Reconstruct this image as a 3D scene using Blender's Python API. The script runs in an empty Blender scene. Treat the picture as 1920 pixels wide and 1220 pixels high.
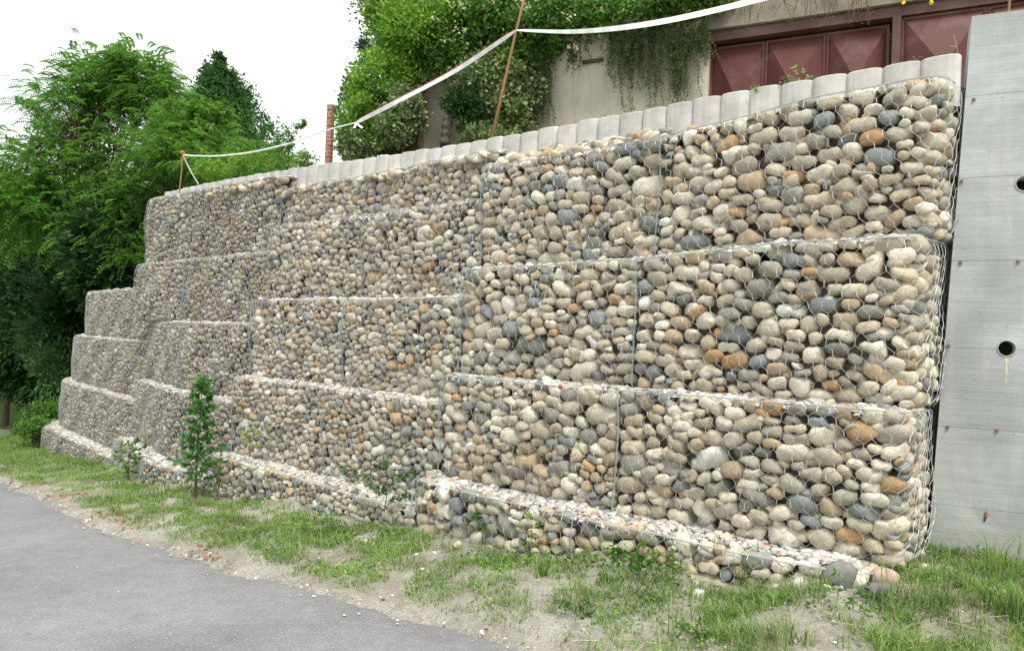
import bpy, math, random
import numpy as np
from mathutils import Vector, Matrix
R = np.random.default_rng(7); random.seed(7)
rad = math.radians
C = bpy.context.scene.collection

# ------------------------------------------------------------------ camera, sky, sun, exposure
FPX, PIT, ROL, EYE = 1434.8, rad(1.009), rad(2.288), 1.312
cam_d = bpy.data.cameras.new('camera'); cam = bpy.data.objects.new('camera', cam_d); C.objects.link(cam)
cam_d.sensor_width = 36; cam_d.lens = 36 * FPX / 1920; cam_d.clip_end = 2000; cam_d.clip_start = .05
cam.matrix_world = Matrix.Translation((0, 0, EYE)) @ Matrix.Rotation(rad(90) + PIT, 4, 'X') @ Matrix.Rotation(ROL, 4, 'Z')
bpy.context.scene.camera = cam
SUN_EL, SUN_AZ = rad(58), rad(163)          # azimuth: clockwise from +Y, where the light comes from
w = bpy.data.worlds.new('World'); bpy.context.scene.world = w; w.use_nodes = True
nt = w.node_tree; nt.nodes.clear()
def wn(t, **k):
    n = nt.nodes.new(t)
    for a, b in k.items(): setattr(n, a, b)
    return n
sky = wn('ShaderNodeTexSky', sky_type='NISHITA', sun_disc=False, sun_elevation=SUN_EL, sun_rotation=SUN_AZ, air_density=1.4, dust_density=4, altitude=200)
tcw = wn('ShaderNodeTexCoord'); mpw = wn('ShaderNodeMapping'); mpw.inputs['Scale'].default_value = (1.1, 1.1, 3.2)
cn = wn('ShaderNodeTexNoise'); cn.inputs['Scale'].default_value = 1.5; cn.inputs['Detail'].default_value = 6; cn.inputs['Roughness'].default_value = .55
cr = wn('ShaderNodeValToRGB'); cr.color_ramp.elements[0].position = .33; cr.color_ramp.elements[0].color = (.45,) * 3 + (1,)
cr.color_ramp.elements[1].position = .47; cr.color_ramp.elements[1].color = (1, 1, 1, 1)
mxw = wn('ShaderNodeMixRGB'); mxw.inputs['Color2'].default_value = (8.4, 8.7, 8.9, 1)
bg = wn('ShaderNodeBackground'); bg.inputs['Strength'].default_value = .1; ow = wn('ShaderNodeOutputWorld')
L = nt.links.new
L(tcw.outputs['Generated'], mpw.inputs['Vector']); L(mpw.outputs['Vector'], cn.inputs['Vector']); L(cn.outputs['Fac'], cr.inputs['Fac'])
L(cr.outputs['Color'], mxw.inputs['Fac']); L(sky.outputs['Color'], mxw.inputs['Color1']); L(mxw.outputs['Color'], bg.inputs['Color']); L(bg.outputs['Background'], ow.inputs['Surface'])
sd = bpy.data.lights.new('sun', 'SUN'); sd.energy = 2.3; sd.angle = rad(16); sd.color = (1, .95, .86)
sun = bpy.data.objects.new('sun', sd); C.objects.link(sun)
sun.rotation_euler = Vector((math.sin(SUN_AZ) * math.cos(SUN_EL), math.cos(SUN_AZ) * math.cos(SUN_EL), math.sin(SUN_EL))).to_track_quat('Z', 'Y').to_euler()
vs = bpy.context.scene.view_settings; vs.view_transform = 'Standard'; vs.look = 'None'; vs.gamma = 1; vs.exposure = .6
cyc = bpy.context.scene.cycles; cyc.max_bounces = 7; cyc.diffuse_bounces = 4; cyc.transparent_max_bounces = 4; cyc.caustics_reflective = False; cyc.caustics_refractive = False

# ------------------------------------------------------------------ helpers
def at(u, v, Y):
    """the place at distance Y straight ahead that stands at this pixel of the 1920 x 1220 photograph"""
    dx, dy = u - 960, v - 610; c, s = math.cos(ROL), math.sin(ROL)
    X, Yi = dx * c + dy * s, -dx * s + dy * c
    cp, sp = math.cos(PIT), math.sin(PIT)
    rx, ry, rz = X / FPX, cp + Yi / FPX * sp, sp - Yi / FPX * cp
    return np.array([rx / ry * Y, Y, EYE + rz / ry * Y])
def mesh(name, V, F, mat, parent=None, smooth=False, loc=None):
    V = np.asarray(V, dtype=np.float32).reshape(-1, 3)
    Fl = [np.asarray(f, dtype=np.int32) for f in (F if isinstance(F, list) else [F]) if len(f)]
    me = bpy.data.meshes.new(name); me.vertices.add(len(V)); me.vertices.foreach_set('co', V.ravel())
    tot = np.concatenate([np.full(len(f), f.shape[1], dtype=np.int32) for f in Fl]); idx = np.concatenate([f.ravel() for f in Fl])
    me.loops.add(len(idx)); me.loops.foreach_set('vertex_index', idx)
    me.polygons.add(len(tot)); me.polygons.foreach_set('loop_start', np.concatenate([[0], np.cumsum(tot)[:-1]]).astype(np.int32)); me.polygons.foreach_set('loop_total', tot)
    me.polygons.foreach_set('use_smooth', np.full(len(tot), bool(smooth)))
    me.update(calc_edges=True)
    for m in (mat if isinstance(mat, (list, tuple)) else [mat]): me.materials.append(m)
    o = bpy.data.objects.new(name, me); C.objects.link(o)
    if parent: o.parent = parent
    if loc is not None: o.location = loc
    return o
def tag(o, label=None, cat=None, group=None, kind=None):
    for k, v in (('label', label), ('category', cat), ('group', group), ('kind', kind)):
        if v: o[k] = v
    return o
def empty(name, loc, label, cat, group=None):
    o = bpy.data.objects.new(name, None); C.objects.link(o); o.location = [float(q) for q in loc]; o.empty_display_size = .1
    return tag(o, label, cat, group)
class MB:
    """collects shapes for one mesh"""
    def __init__(s): s.V = []; s.Q = []; s.T = []; s.n = 0
    def add(s, V, Q=None, T=None):
        V = np.asarray(V, float).reshape(-1, 3)
        if Q is not None and len(Q): s.Q.append(np.asarray(Q) + s.n)
        if T is not None and len(T): s.T.append(np.asarray(T) + s.n)
        s.V.append(V); s.n += len(V)
    def box(s, c, ax, h):
        """box with centre c, axes ax (3 rows) and half sizes h"""
        ax = np.asarray(ax, float); P = []
        for k in range(8): P.append(np.asarray(c) + sum(ax[j] * h[j] * (1 if k >> j & 1 else -1) for j in range(3)))
        s.add(P, [[0, 2, 3, 1], [4, 5, 7, 6], [0, 1, 5, 4], [2, 6, 7, 3], [0, 4, 6, 2], [1, 3, 7, 5]])
    def tube(s, P, r, k=6, cap=True):
        P = np.asarray(P, float); n = len(P); r = np.broadcast_to(np.asarray(r, float), (n,))
        t = np.gradient(P, axis=0); t /= np.linalg.norm(t, axis=1, keepdims=True) + 1e-9
        ref = np.array([0, 0, 1.]) if abs(t[0][2]) < .9 else np.array([1., 0, 0])
        a = np.cross(t, ref); a /= np.linalg.norm(a, axis=1, keepdims=True) + 1e-9; b = np.cross(t, a)
        th = np.arange(k) / k * 2 * math.pi
        V = P[:, None] + r[:, None, None] * (np.cos(th)[None, :, None] * a[:, None] + np.sin(th)[None, :, None] * b[:, None])
        i = np.arange(n - 1)[:, None] * k; j = np.arange(k)[None]; j2 = (j + 1) % k
        Q = np.stack([i + j, i + j2, i + k + j2, i + k + j], -1).reshape(-1, 4); T = []
        V = V.reshape(-1, 3)
        if cap:
            V = np.concatenate([V, P[:1], P[-1:]]); c0 = n * k
            T = [[c0, (q + 1) % k, q] for q in range(k)] + [[c0 + 1, (n - 1) * k + q, (n - 1) * k + (q + 1) % k] for q in range(k)]
        s.add(V, Q, T)
    def build(s, name, mat, parent=None, smooth=False, loc=None):
        F = []
        if s.Q: F.append(np.concatenate(s.Q))
        if s.T: F.append(np.concatenate(s.T))
        V = np.concatenate(s.V)
        if parent is not None and loc is None: V = V - np.array(parent.location)
        return mesh(name, V, F, mat, parent, smooth, loc)
def unit(v): v = np.asarray(v, float); return v / (np.linalg.norm(v, axis=-1, keepdims=True) + 1e-12)
def vnoise(P, seed=0):
    """smooth value noise in 0..1 of 2-D or 3-D points"""
    P = np.asarray(P, float); D = P.shape[-1]; i = np.floor(P).astype(np.int64); f = P - i; f = f * f * (3 - 2 * f); out = 0
    for k in range(1 << D):
        o = np.array([(k >> d) & 1 for d in range(D)]); q = i + o
        h = (q[..., 0] * 374761393 + q[..., 1] * 668265263 + (q[..., 2] * 2147483647 if D > 2 else 0) + seed * 974634777) & 0xffffffff
        h = ((h ^ (h >> 13)) * 1274126177) & 0xffffffff; h = (h ^ (h >> 16)) & 0xffff
        out = out + np.prod(np.where(o, f, 1 - f), -1) * h / 65535.
    return out
def fbm(P, seed=0, oct=4):
    P = np.asarray(P, float); return sum(vnoise(P * 2 ** k, seed + k) * .5 ** k for k in range(oct)) / sum(.5 ** k for k in range(oct))
ONES = ['', 'first', 'second', 'third', 'fourth', 'fifth', 'sixth', 'seventh', 'eighth', 'ninth', 'tenth', 'eleventh', 'twelfth', 'thirteenth', 'fourteenth', 'fifteenth', 'sixteenth', 'seventeenth', 'eighteenth', 'nineteenth']
TENS = {2: 'twent', 3: 'thirt', 4: 'fort', 5: 'fift', 6: 'sixt', 7: 'sevent'}
def ordinal(n): return ONES[n] if n < 20 else TENS[n // 10] + ('ieth' if n % 10 == 0 else 'y-' + ONES[n % 10])

# ------------------------------------------------------------------ materials
class Mat:
    def __init__(s, name, rough=.8, spec=.3, metal=0):
        s.m = bpy.data.materials.new(name); s.m.use_nodes = True; s.t = s.m.node_tree; s.b = s.t.nodes['Principled BSDF']
        s.b.inputs['Roughness'].default_value = rough; s.b.inputs['Specular IOR Level'].default_value = spec; s.b.inputs['Metallic'].default_value = metal
        s._co = None
    def n(s, t, **k):
        q = s.t.nodes.new(t)
        for a, b in k.items(): setattr(q, a, b)
        return q
    def l(s, a, b): s.t.links.new(a, b)
    def co(s, which='Object', scale=(1, 1, 1), rot=(0, 0, 0)):
        tc = s.n('ShaderNodeTexCoord'); mp = s.n('ShaderNodeMapping'); mp.inputs['Scale'].default_value = scale; mp.inputs['Rotation'].default_value = rot
        s.l(tc.outputs[which], mp.inputs['Vector']); return mp.outputs['Vector']
    def pos(s, scale=(1, 1, 1), rot=(0, 0, 0)):
        g = s.n('ShaderNodeNewGeometry'); mp = s.n('ShaderNodeMapping'); mp.inputs['Scale'].default_value = scale; mp.inputs['Rotation'].default_value = rot
        s.l(g.outputs['Position'], mp.inputs['Vector']); return mp.outputs['Vector']
    def noise(s, vec, scale, detail=4, rough=.55, dist=0):
        q = s.n('ShaderNodeTexNoise'); q.inputs['Scale'].default_value = scale; q.inputs['Detail'].default_value = detail; q.inputs['Roughness'].default_value = rough; q.inputs['Distortion'].default_value = dist
        if vec is not None: s.l(vec, q.inputs['Vector'])
        return q.outputs['Fac']
    def ramp(s, fac, stops, interp='LINEAR'):
        q = s.n('ShaderNodeValToRGB'); q.color_ramp.interpolation = interp; e = q.color_ramp.elements
        while len(e) < len(stops): e.new(.5)
        for i, (p, c) in enumerate(stops):
            e[i].position = p; e[i].color = (c, c, c, 1) if not hasattr(c, '__len__') else (*c, 1)
        s.l(fac, q.inputs['Fac']); return q.outputs['Color']
    def mix(s, fac, a, b, mode='MIX'):
        q = s.n('ShaderNodeMixRGB', blend_type=mode)
        for k, v in (('Fac', fac), ('Color1', a), ('Color2', b)):
            if isinstance(v, (int, float)): q.inputs[k].default_value = v if k == 'Fac' else (v, v, v, 1)
            elif isinstance(v, tuple): q.inputs[k].default_value = (*v, 1)
            else: s.l(v, q.inputs[k])
        return q.outputs['Color']
    def math(s, op, a, b=0.):
        q = s.n('ShaderNodeMath', operation=op)
        for k, v in ((0, a), (1, b)):
            if isinstance(v, (int, float)): q.inputs[k].default_value = v
            else: s.l(v, q.inputs[k])
        return q.outputs[0]
    def rnd(s):
        """a random number per stone or leaf: object and mesh island together"""
        g = s.n('ShaderNodeNewGeometry'); o = s.n('ShaderNodeObjectInfo')
        wn_ = s.n('ShaderNodeTexWhiteNoise', noise_dimensions='2D'); cb = s.n('ShaderNodeCombineXYZ')
        s.l(g.outputs['Random Per Island'], cb.inputs['X']); s.l(o.outputs['Random'], cb.inputs['Y']); s.l(cb.outputs[0], wn_.inputs['Vector'])
        return wn_.outputs['Value'], wn_.outputs['Color']
    def col(s, c):
        if isinstance(c, tuple): s.b.inputs['Base Color'].default_value = (*c, 1)
        else: s.l(c, s.b.inputs['Base Color'])
        return s
    def bump(s, h, strength=.3, dist=.02):
        q = s.n('ShaderNodeBump'); q.inputs['Strength'].default_value = strength; q.inputs['Distance'].default_value = dist
        s.l(h, q.inputs['Height']); s.l(q.outputs['Normal'], s.b.inputs['Normal']); return s

def stone_mat(name, stops, rough=.75):
    M_ = Mat(name, rough, .28); r, rc = M_.rnd()
    base = M_.ramp(r, stops, 'CONSTANT')
    sep = M_.n('ShaderNodeSeparateColor'); M_.l(rc, sep.inputs[0])
    v = M_.pos(); 
    n1 = M_.noise(v, 9, 5, .6, .4); n2 = M_.noise(v, 60, 3, .6); n3 = M_.noise(v, 22, 6, .7, 1.5)
    hs = M_.n('ShaderNodeHueSaturation'); M_.l(base, hs.inputs['Color'])
    M_.l(M_.math('ADD', M_.math('MULTIPLY', sep.outputs[1], .36), .84), hs.inputs['Value']); M_.l(M_.math('ADD', M_.math('MULTIPLY', sep.outputs[0], .5), .78), hs.inputs['Saturation'])
    c = M_.mix(1, hs.outputs[0], M_.ramp(n1, [(.25, .72), (.75, 1.25)]), 'MULTIPLY')
    c = M_.mix(1, c, M_.ramp(n2, [(.3, .84), (.7, 1.12)]), 'MULTIPLY')
    c = M_.mix(M_.ramp(n3, [(.56, 0.), (.72, .5)]), c, (.42, .27, .13))          # rusty stain patches
    c = M_.mix(M_.ramp(M_.noise(v, 14, 2, .5, 3), [(.49, 0.), (.5, .28), (.515, 0.)]), c, (.62, .58, .5))   # pale veins
    M_.col(c); M_.bump(M_.mix(.5, n2, n3), .6, .009); return M_.m
STONE = stone_mat('river_cobble', [(0, (.54, .485, .345)), (.17, (.46, .405, .28)), (.31, (.60, .56, .44)), (.44, (.38, .355, .285)), (.54, (.45, .36, .24)), (.63, (.29, .285, .25)),
    (.71, (.64, .61, .51)), (.77, (.45, .40, .30)), (.875, (.235, .25, .25)), (.93, (.47, .33, .21)), (.955, (.235, .23, .21)), (.985, (.74, .73, .68))])
FARSTONE_SHADED = stone_mat('small_shaded_cobble', [(0, (.40, .36, .27)), (.2, (.33, .29, .215)), (.36, (.43, .40, .33)), (.5, (.26, .245, .21)), (.62, (.34, .26, .165)), (.7, (.19, .19, .18)),
    (.78, (.55, .53, .47)), (.85, (.30, .275, .225)), (.93, (.13, .145, .15)), (.97, (.33, .25, .17))])  # far sections: cobble colours darkened to carry the shade on that part
MIDSTONE = stone_mat('medium_cobble', [(0, (.50, .45, .33)), (.18, (.43, .375, .26)), (.33, (.55, .51, .41)), (.47, (.36, .335, .275)), (.58, (.43, .33, .205)), (.66, (.27, .265, .245)),
    (.73, (.66, .64, .57)), (.8, (.40, .37, .30)), (.90, (.23, .245, .245)), (.945, (.43, .31, .21)), (.96, (.23, .22, .20))])
GRAVEL = stone_mat('pale_gravel', [(0, (.62, .60, .55)), (.3, (.50, .48, .44)), (.5, (.70, .68, .64)), (.72, (.42, .40, .36)), (.85, (.55, .46, .34)), (.93, (.30, .31, .32)), (.996, (.55, .16, .09))])
def simple(name, c, rough=.7, metal=0, spec=.3, nscale=20, amt=.25, bump=0):
    M_ = Mat(name, rough, spec, metal); v = M_.pos(); n = M_.noise(v, nscale, 4)
    M_.col(M_.mix(1, c, M_.ramp(n, [(.25, 1 - amt), (.75, 1 + amt)]), 'MULTIPLY'))
    if bump: M_.bump(n, bump, .01)
    return M_.m
WIRE = simple('galvanised_wire', (.43, .46, .48), .5, .3, .5, 30, .2)
WIRE_B = simple('blue_grey_border_wire', (.30, .38, .44), .5, .3, .5, 30, .25)
COREM = simple('packed_core_stone', (.36, .33, .27), .95, 0, .1, 25, .5, .6)
def concrete_mat():
    M_ = Mat('board_marked_concrete', .85, .2)
    st = M_.co('Object', (1.2, 1.2, 16)); st2 = M_.co('Object', (.5, .5, 60)); v = M_.pos()
    a = M_.noise(st, 1.6, 6, .65, .3); b = M_.noise(v, 1.3, 5, .6, .6); c = M_.noise(v, 120, 3); d = M_.noise(st2, 1.5, 4, .6); e = M_.noise(v, 5, 6, .65, 1)
    k = M_.mix(1, (.44, .467, .465), M_.ramp(a, [(.3, .9), (.7, 1.08)]), 'MULTIPLY'); k = M_.mix(1, k, M_.ramp(b, [(.35, .80), (.7, 1.22)]), 'MULTIPLY')
    k = M_.mix(1, k, M_.ramp(d, [(.3, .93), (.7, 1.06)]), 'MULTIPLY'); k = M_.mix(1, k, M_.ramp(c, [(.3, .94), (.7, 1.05)]), 'MULTIPLY')
    k = M_.mix(M_.ramp(e, [(.58, 0.), (.74, .45)]), k, (.30, .34, .37)); k = M_.mix(M_.ramp(M_.noise(v, 38, 2), [(.68, 0.), (.72, .5)]), k, (.25, .26, .27))
    k = M_.mix(M_.ramp(M_.noise(M_.pos((3, 3, .35)), 2.2, 5, .7, .5), [(.52, 0.), (.72, .35)]), k, (.62, .63, .60)); k = M_.mix(M_.ramp(M_.noise(v, 2.6, 6, .7, 1.4), [(.55, 0.), (.72, .4)]), k, (.34, .35, .34))
    gp_ = M_.n('ShaderNodeNewGeometry'); sz_ = M_.n('ShaderNodeSeparateXYZ'); M_.l(gp_.outputs['Position'], sz_.inputs[0]); k = M_.mix(M_.ramp(M_.math('ADD', sz_.outputs['Z'], M_.math('MULTIPLY', b, .5)), [(.18, .5), (.5, 0.)]), k, (.36, .33, .27))
    vo = M_.n('ShaderNodeTexVoronoi'); vo.inputs['Scale'].default_value = 26; M_.l(v, vo.inputs['Vector']); pit_ = M_.math('LESS_THAN', vo.outputs['Distance'], .07); k = M_.mix(M_.math('MULTIPLY', pit_, .6), k, (.16, .16, .16))
    M_.col(k); M_.bump(M_.mix(.5, a, d), .3, .01); return M_.m
CONC = concrete_mat()
def block_mat():
    M_ = Mat('pale_cast_concrete', .9, .2); v = M_.pos(); a = M_.noise(v, 7, 5, .6); c = M_.noise(v, 150, 3); r, _ = M_.rnd()
    k = M_.mix(1, (.56, .555, .53), M_.ramp(a, [(.3, .80), (.7, 1.12)]), 'MULTIPLY'); k = M_.mix(1, k, M_.ramp(c, [(.3, .92), (.7, 1.06)]), 'MULTIPLY')
    k = M_.mix(1, k, M_.ramp(r, [(0, .92), (1, 1.06)]), 'MULTIPLY'); k = M_.mix(M_.ramp(M_.noise(M_.pos((9, 9, 1.2)), 1.5, 4), [(.55, 0.), (.75, .4)]), k, (.33, .33, .29))
    M_.col(k); M_.bump(c, .2, .005); return M_.m
BLOCK = block_mat()
def road_mat():
    M_ = Mat('old_asphalt', .88, .25); v = M_.pos(); a = M_.noise(v, .7, 5, .6, .5); c = M_.noise(v, 90, 2, .6); e = M_.noise(v, 7, 6, .7)
    vo = M_.n('ShaderNodeTexVoronoi'); vo.inputs['Scale'].default_value = 55; M_.l(v, vo.inputs['Vector']); 
    k = M_.mix(1, (.245, .245, .25), M_.ramp(a, [(.3, .84), (.7, 1.18)]), 'MULTIPLY'); k = M_.mix(1, k, M_.ramp(c, [(.3, .72), (.7, 1.28)]), 'MULTIPLY')
    k = M_.mix(1, k, M_.ramp(e, [(.3, .88), (.7, 1.12)]), 'MULTIPLY')
    sep = M_.n('ShaderNodeSeparateColor'); M_.l(vo.outputs['Color'], sep.inputs[0])
    k = M_.mix(M_.math('MULTIPLY', M_.math('GREATER_THAN', sep.outputs[0], .94), M_.math('LESS_THAN', vo.outputs['Distance'], .3)), k, (.48, .47, .45))
    k = M_.mix(M_.ramp(M_.noise(M_.pos((.5, .5, .5)), 1.1, 6, .7, 1.2), [(.56, 0.), (.74, .32)]), k, (.36, .345, .32))  # dusty patches
    k = M_.mix(M_.ramp(M_.noise(M_.pos((1, 1, 1)), 3.1, 7, .75, 2.2), [(.494, 0.), (.5, .55), (.506, 0.)]), k, (.12, .12, .125)) if False else k
    k = M_.mix(M_.ramp(M_.noise(M_.pos(), 2.4, 5, .7, .8), [(.55, 0.), (.7, .35)]), k, (.19, .19, .2)); k = M_.mix(M_.ramp(M_.noise(M_.pos(), 420, 1), [(.62, 0.), (.68, .5)]), k, (.10, .10, .10))
    M_.col(k); M_.bump(M_.mix(.5, c, M_.noise(v, 260, 2)), .8, .006); return M_.m
ROAD = road_mat()
def soil_mat():
    M_ = Mat('dusty_gravelly_soil', .95, .1); v = M_.pos(); a = M_.noise(v, 1.7, 6, .65, .6); c = M_.noise(v, 45, 4, .7); e = M_.noise(v, 9, 5, .65)
    k = M_.ramp(a, [(.28, (.30, .27, .20)), (.45, (.45, .42, .35)), (.62, (.58, .555, .485)), (.8, (.48, .455, .39))])
    k = M_.mix(1, k, M_.ramp(c, [(.3, .72), (.7, 1.2)]), 'MULTIPLY'); k = M_.mix(M_.ramp(e, [(.55, 0.), (.72, .55)]), k, (.24, .235, .12))
    g = M_.n('ShaderNodeNewGeometry'); sp = M_.n('ShaderNodeSeparateXYZ'); M_.l(g.outputs['Position'], sp.inputs[0])
    tf_ = M_.ramp(M_.math('ADD', M_.math('MULTIPLY', sp.outputs['Y'], .04), M_.math('MULTIPLY', a, .3)), [(.62, 0.), (.80, 1.)])
    k = M_.mix(tf_, k, M_.mix(c, (.07, .14, .03), (.17, .28, .06)))
    M_.col(k); M_.bump(M_.mix(.4, c, e), 1., .07); return M_.m
SOIL = soil_mat()
def turf_mat():
    M_ = Mat('rough_turf', .95, .1); v = M_.pos(); a = M_.noise(v, 1.2, 6, .7); c = M_.noise(v, 30, 4, .7)
    k = M_.ramp(a, [(.3, (.035, .07, .018)), (.55, (.07, .13, .03)), (.75, (.16, .2, .07))]); k = M_.mix(1, k, M_.ramp(c, [(.3, .6), (.7, 1.3)]), 'MULTIPLY')
    M_.col(k); M_.bump(c, .8, .05); return M_.m
TURF = turf_mat()
def leaf_mat(name, stops, trans=.35, rough=.5, patch=None, spec=.3):
    M_ = Mat(name, rough, spec); r, _ = M_.rnd(); k = M_.ramp(r, stops)
    n = M_.noise(M_.pos(), 1.3, 3); k = M_.mix(1, k, M_.ramp(n, [(.3, .75), (.7, 1.25)]), 'MULTIPLY')
    if patch: k = M_.mix(M_.ramp(M_.noise(M_.pos(), 60, 2), [(.48, 0.), (.56, .8)]), k, patch)
    M_.col(k); tr = M_.n('ShaderNodeBsdfTranslucent'); M_.l(k, tr.inputs['Color']); mx = M_.n('ShaderNodeMixShader'); mx.inputs[0].default_value = trans
    out = M_.t.nodes['Material Output']; M_.l(M_.b.outputs[0], mx.inputs[1]); M_.l(tr.outputs[0], mx.inputs[2]); M_.l(mx.outputs[0], out.inputs['Surface']); return M_.m
LF_ACACIA = leaf_mat('feathery_leaf', [(0, (.055, .17, .035)), (.4, (.11, .28, .045)), (.75, (.18, .38, .05)), (1, (.29, .48, .07))], .5)
LF_DARK = leaf_mat('dark_leaf', [(0, (.012, .04, .012)), (.5, (.025, .075, .018)), (.9, (.05, .12, .03)), (1, (.12, .2, .04))], .25)
LF_CONIFER = leaf_mat('dark_evergreen_leaf', [(0, (.035, .11, .025)), (.6, (.065, .18, .04)), (1, (.11, .26, .06))], .35)
LF_BRIGHT = leaf_mat('bright_leaf', [(0, (.09, .22, .025)), (.4, (.16, .35, .04)), (.8, (.26, .46, .06)), (1, (.40, .54, .12))], .5)
LF_SAP = leaf_mat('sapling_leaf', [(0, (.06, .17, .05)), (.5, (.11, .27, .07)), (1, (.2, .38, .1))], .45)
LF_MID = leaf_mat('mid_green_leaf', [(0, (.045, .13, .025)), (.5, (.10, .24, .04)), (.85, (.19, .36, .06)), (1, (.34, .46, .10))], .45)
LF_VAR = leaf_mat('variegated_leaf', [(0, (.06, .12, .035)), (.4, (.13, .20, .07)), (.75, (.22, .29, .11)), (1, (.40, .44, .22))], .3)
LF_HANG = leaf_mat('small_hanging_leaf', [(0, (.03, .09, .025)), (.5, (.065, .155, .04)), (.9, (.12, .24, .06)), (1, (.22, .34, .1))], .35)
LF_BLUE = leaf_mat('blue_green_leaf', [(0, (.03, .075, .045)), (.6, (.06, .13, .07)), (1, (.1, .19, .09))], .3)
LF_GRASS = leaf_mat('grass_blade', [(0, (.10, .20, .04)), (.3, (.17, .31, .07)), (.65, (.27, .42, .11)), (.85, (.40, .47, .18)), (1, (.58, .53, .30))], .45)
LF_STRAW = leaf_mat('dry_straw', [(0, (.42, .34, .18)), (.6, (.58, .5, .3)), (1, (.70, .62, .42))], .2, .8)
LF_DEAD = leaf_mat('fallen_brown_leaf', [(0, (.25, .10, .04)), (.6, (.38, .17, .07)), (1, (.42, .27, .14))], .15, .8)
LF_FLOWER = leaf_mat('cream_blossom', [(0, (.72, .68, .42)), (1, (.85, .82, .62))], .3)
BARK = simple('grey_brown_bark', (.14, .11, .08), .95, 0, .1, 18, .4, .5)
TWIG = simple('dry_brown_stem', (.13, .085, .055), .95, 0, .1, 30, .4)
RUST = simple('rusty_brown_rod', (.30, .17, .09), .85, .2, .2, 60, .35, .3)
PLASTER_ = Mat('weathered_cream_plaster', .9, .15); _v = PLASTER_.pos()
_k = PLASTER_.mix(1, (.60, .57, .47), PLASTER_.ramp(PLASTER_.noise(_v, 1.1, 5, .6, .6), [(.3, .78), (.7, 1.12)]), 'MULTIPLY')
_k = PLASTER_.mix(PLASTER_.ramp(PLASTER_.noise(PLASTER_.pos((4, 4, .5)), 1.3, 5, .65, .6), [(.5, 0.), (.72, .6)]), _k, (.27, .27, .16))
_k = PLASTER_.mix(PLASTER_.ramp(PLASTER_.noise(_v, 6, 3, .6, 2.5), [(.497, 0.), (.505, .5), (.513, 0.)]), _k, (.2, .19, .17))
PLASTER_.col(_k); PLASTER_.bump(PLASTER_.noise(_v, 40, 4), .3, .01); PLASTER = PLASTER_.m
LINTELM = simple('stained_grey_lintel', (.23, .215, .17), .9, 0, .2, 3, .4, .3)
def door_mat(name, c):
    M_ = Mat(name, .42, .4); v = M_.pos(); k = M_.mix(1, c, M_.ramp(M_.noise(v, 3, 5), [(.3, .85), (.7, 1.15)]), 'MULTIPLY')
    k = M_.mix(M_.ramp(M_.noise(v, 2.2, 6, .7), [(.5, 0.), (.8, .35)]), k, (.34, .24, .22)); M_.col(k); M_.bump(M_.noise(v, 25, 3), .05, .01); return M_.m
DOOR = door_mat('oxide_red_sheet', (.10, .028, .023)); DOORF = door_mat('oxide_red_frame', (.10, .047, .038))
BRICK_ = Mat('red_brick', .9, .2); _b = BRICK_.n('ShaderNodeTexBrick'); _b.inputs['Scale'].default_value = 1; _b.inputs['Brick Width'].default_value = .25; _b.inputs['Row Height'].default_value = .075
_b.inputs['Mortar Size'].default_value = .012; _b.inputs['Color1'].default_value = (.33, .13, .09, 1); _b.inputs['Color2'].default_value = (.24, .09, .065, 1); _b.inputs['Mortar'].default_value = (.36, .27, .22, 1)
_c = BRICK_.co('Object', (1, 1, 1), (rad(90), 0, 0)); BRICK_.l(_c, _b.inputs['Vector']); BRICK_.col(BRICK_.mix(1, _b.outputs[0], BRICK_.ramp(BRICK_.noise(BRICK_.pos(), 14, 4), [(.3, .7), (.7, 1.3)]), 'MULTIPLY')); BRICK = BRICK_.m
TAPE_ = Mat('white_barrier_tape', .45, .4); _w = TAPE_.n('ShaderNodeTexWave', wave_type='BANDS', bands_direction='X'); _w.inputs['Scale'].default_value = 2.2
TAPE_.l(TAPE_.pos(), _w.inputs['Vector']); TAPE_.col(TAPE_.ramp(_w.outputs['Fac'], [(.35, (.86, .87, .86)), (.6, (.74, .76, .76))])); TAPE = TAPE_.m
TAPE_RED = simple('red_tape_edge', (.45, .06, .05), .5, 0, .4, 9, .2); ORANGE = simple('orange_plastic', (.75, .2, .03), .4, 0, .5, 20, .1)
DARKHOLE = simple('hole_shade_and_base', (.02, .02, .022), .7, 0, .3, 20, .3); PIPE = simple('grey_plastic_pipe', (.42, .43, .42), .5, 0, .4, 20, .1)
CLOTH = simple('grey_brown_cloth', (.22, .185, .165), .9, 0, .1, 25, .35, .4); YELLOW = simple('yellow_paint', (.8, .55, .03), .5, 0, .3, 10, .1)

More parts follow.
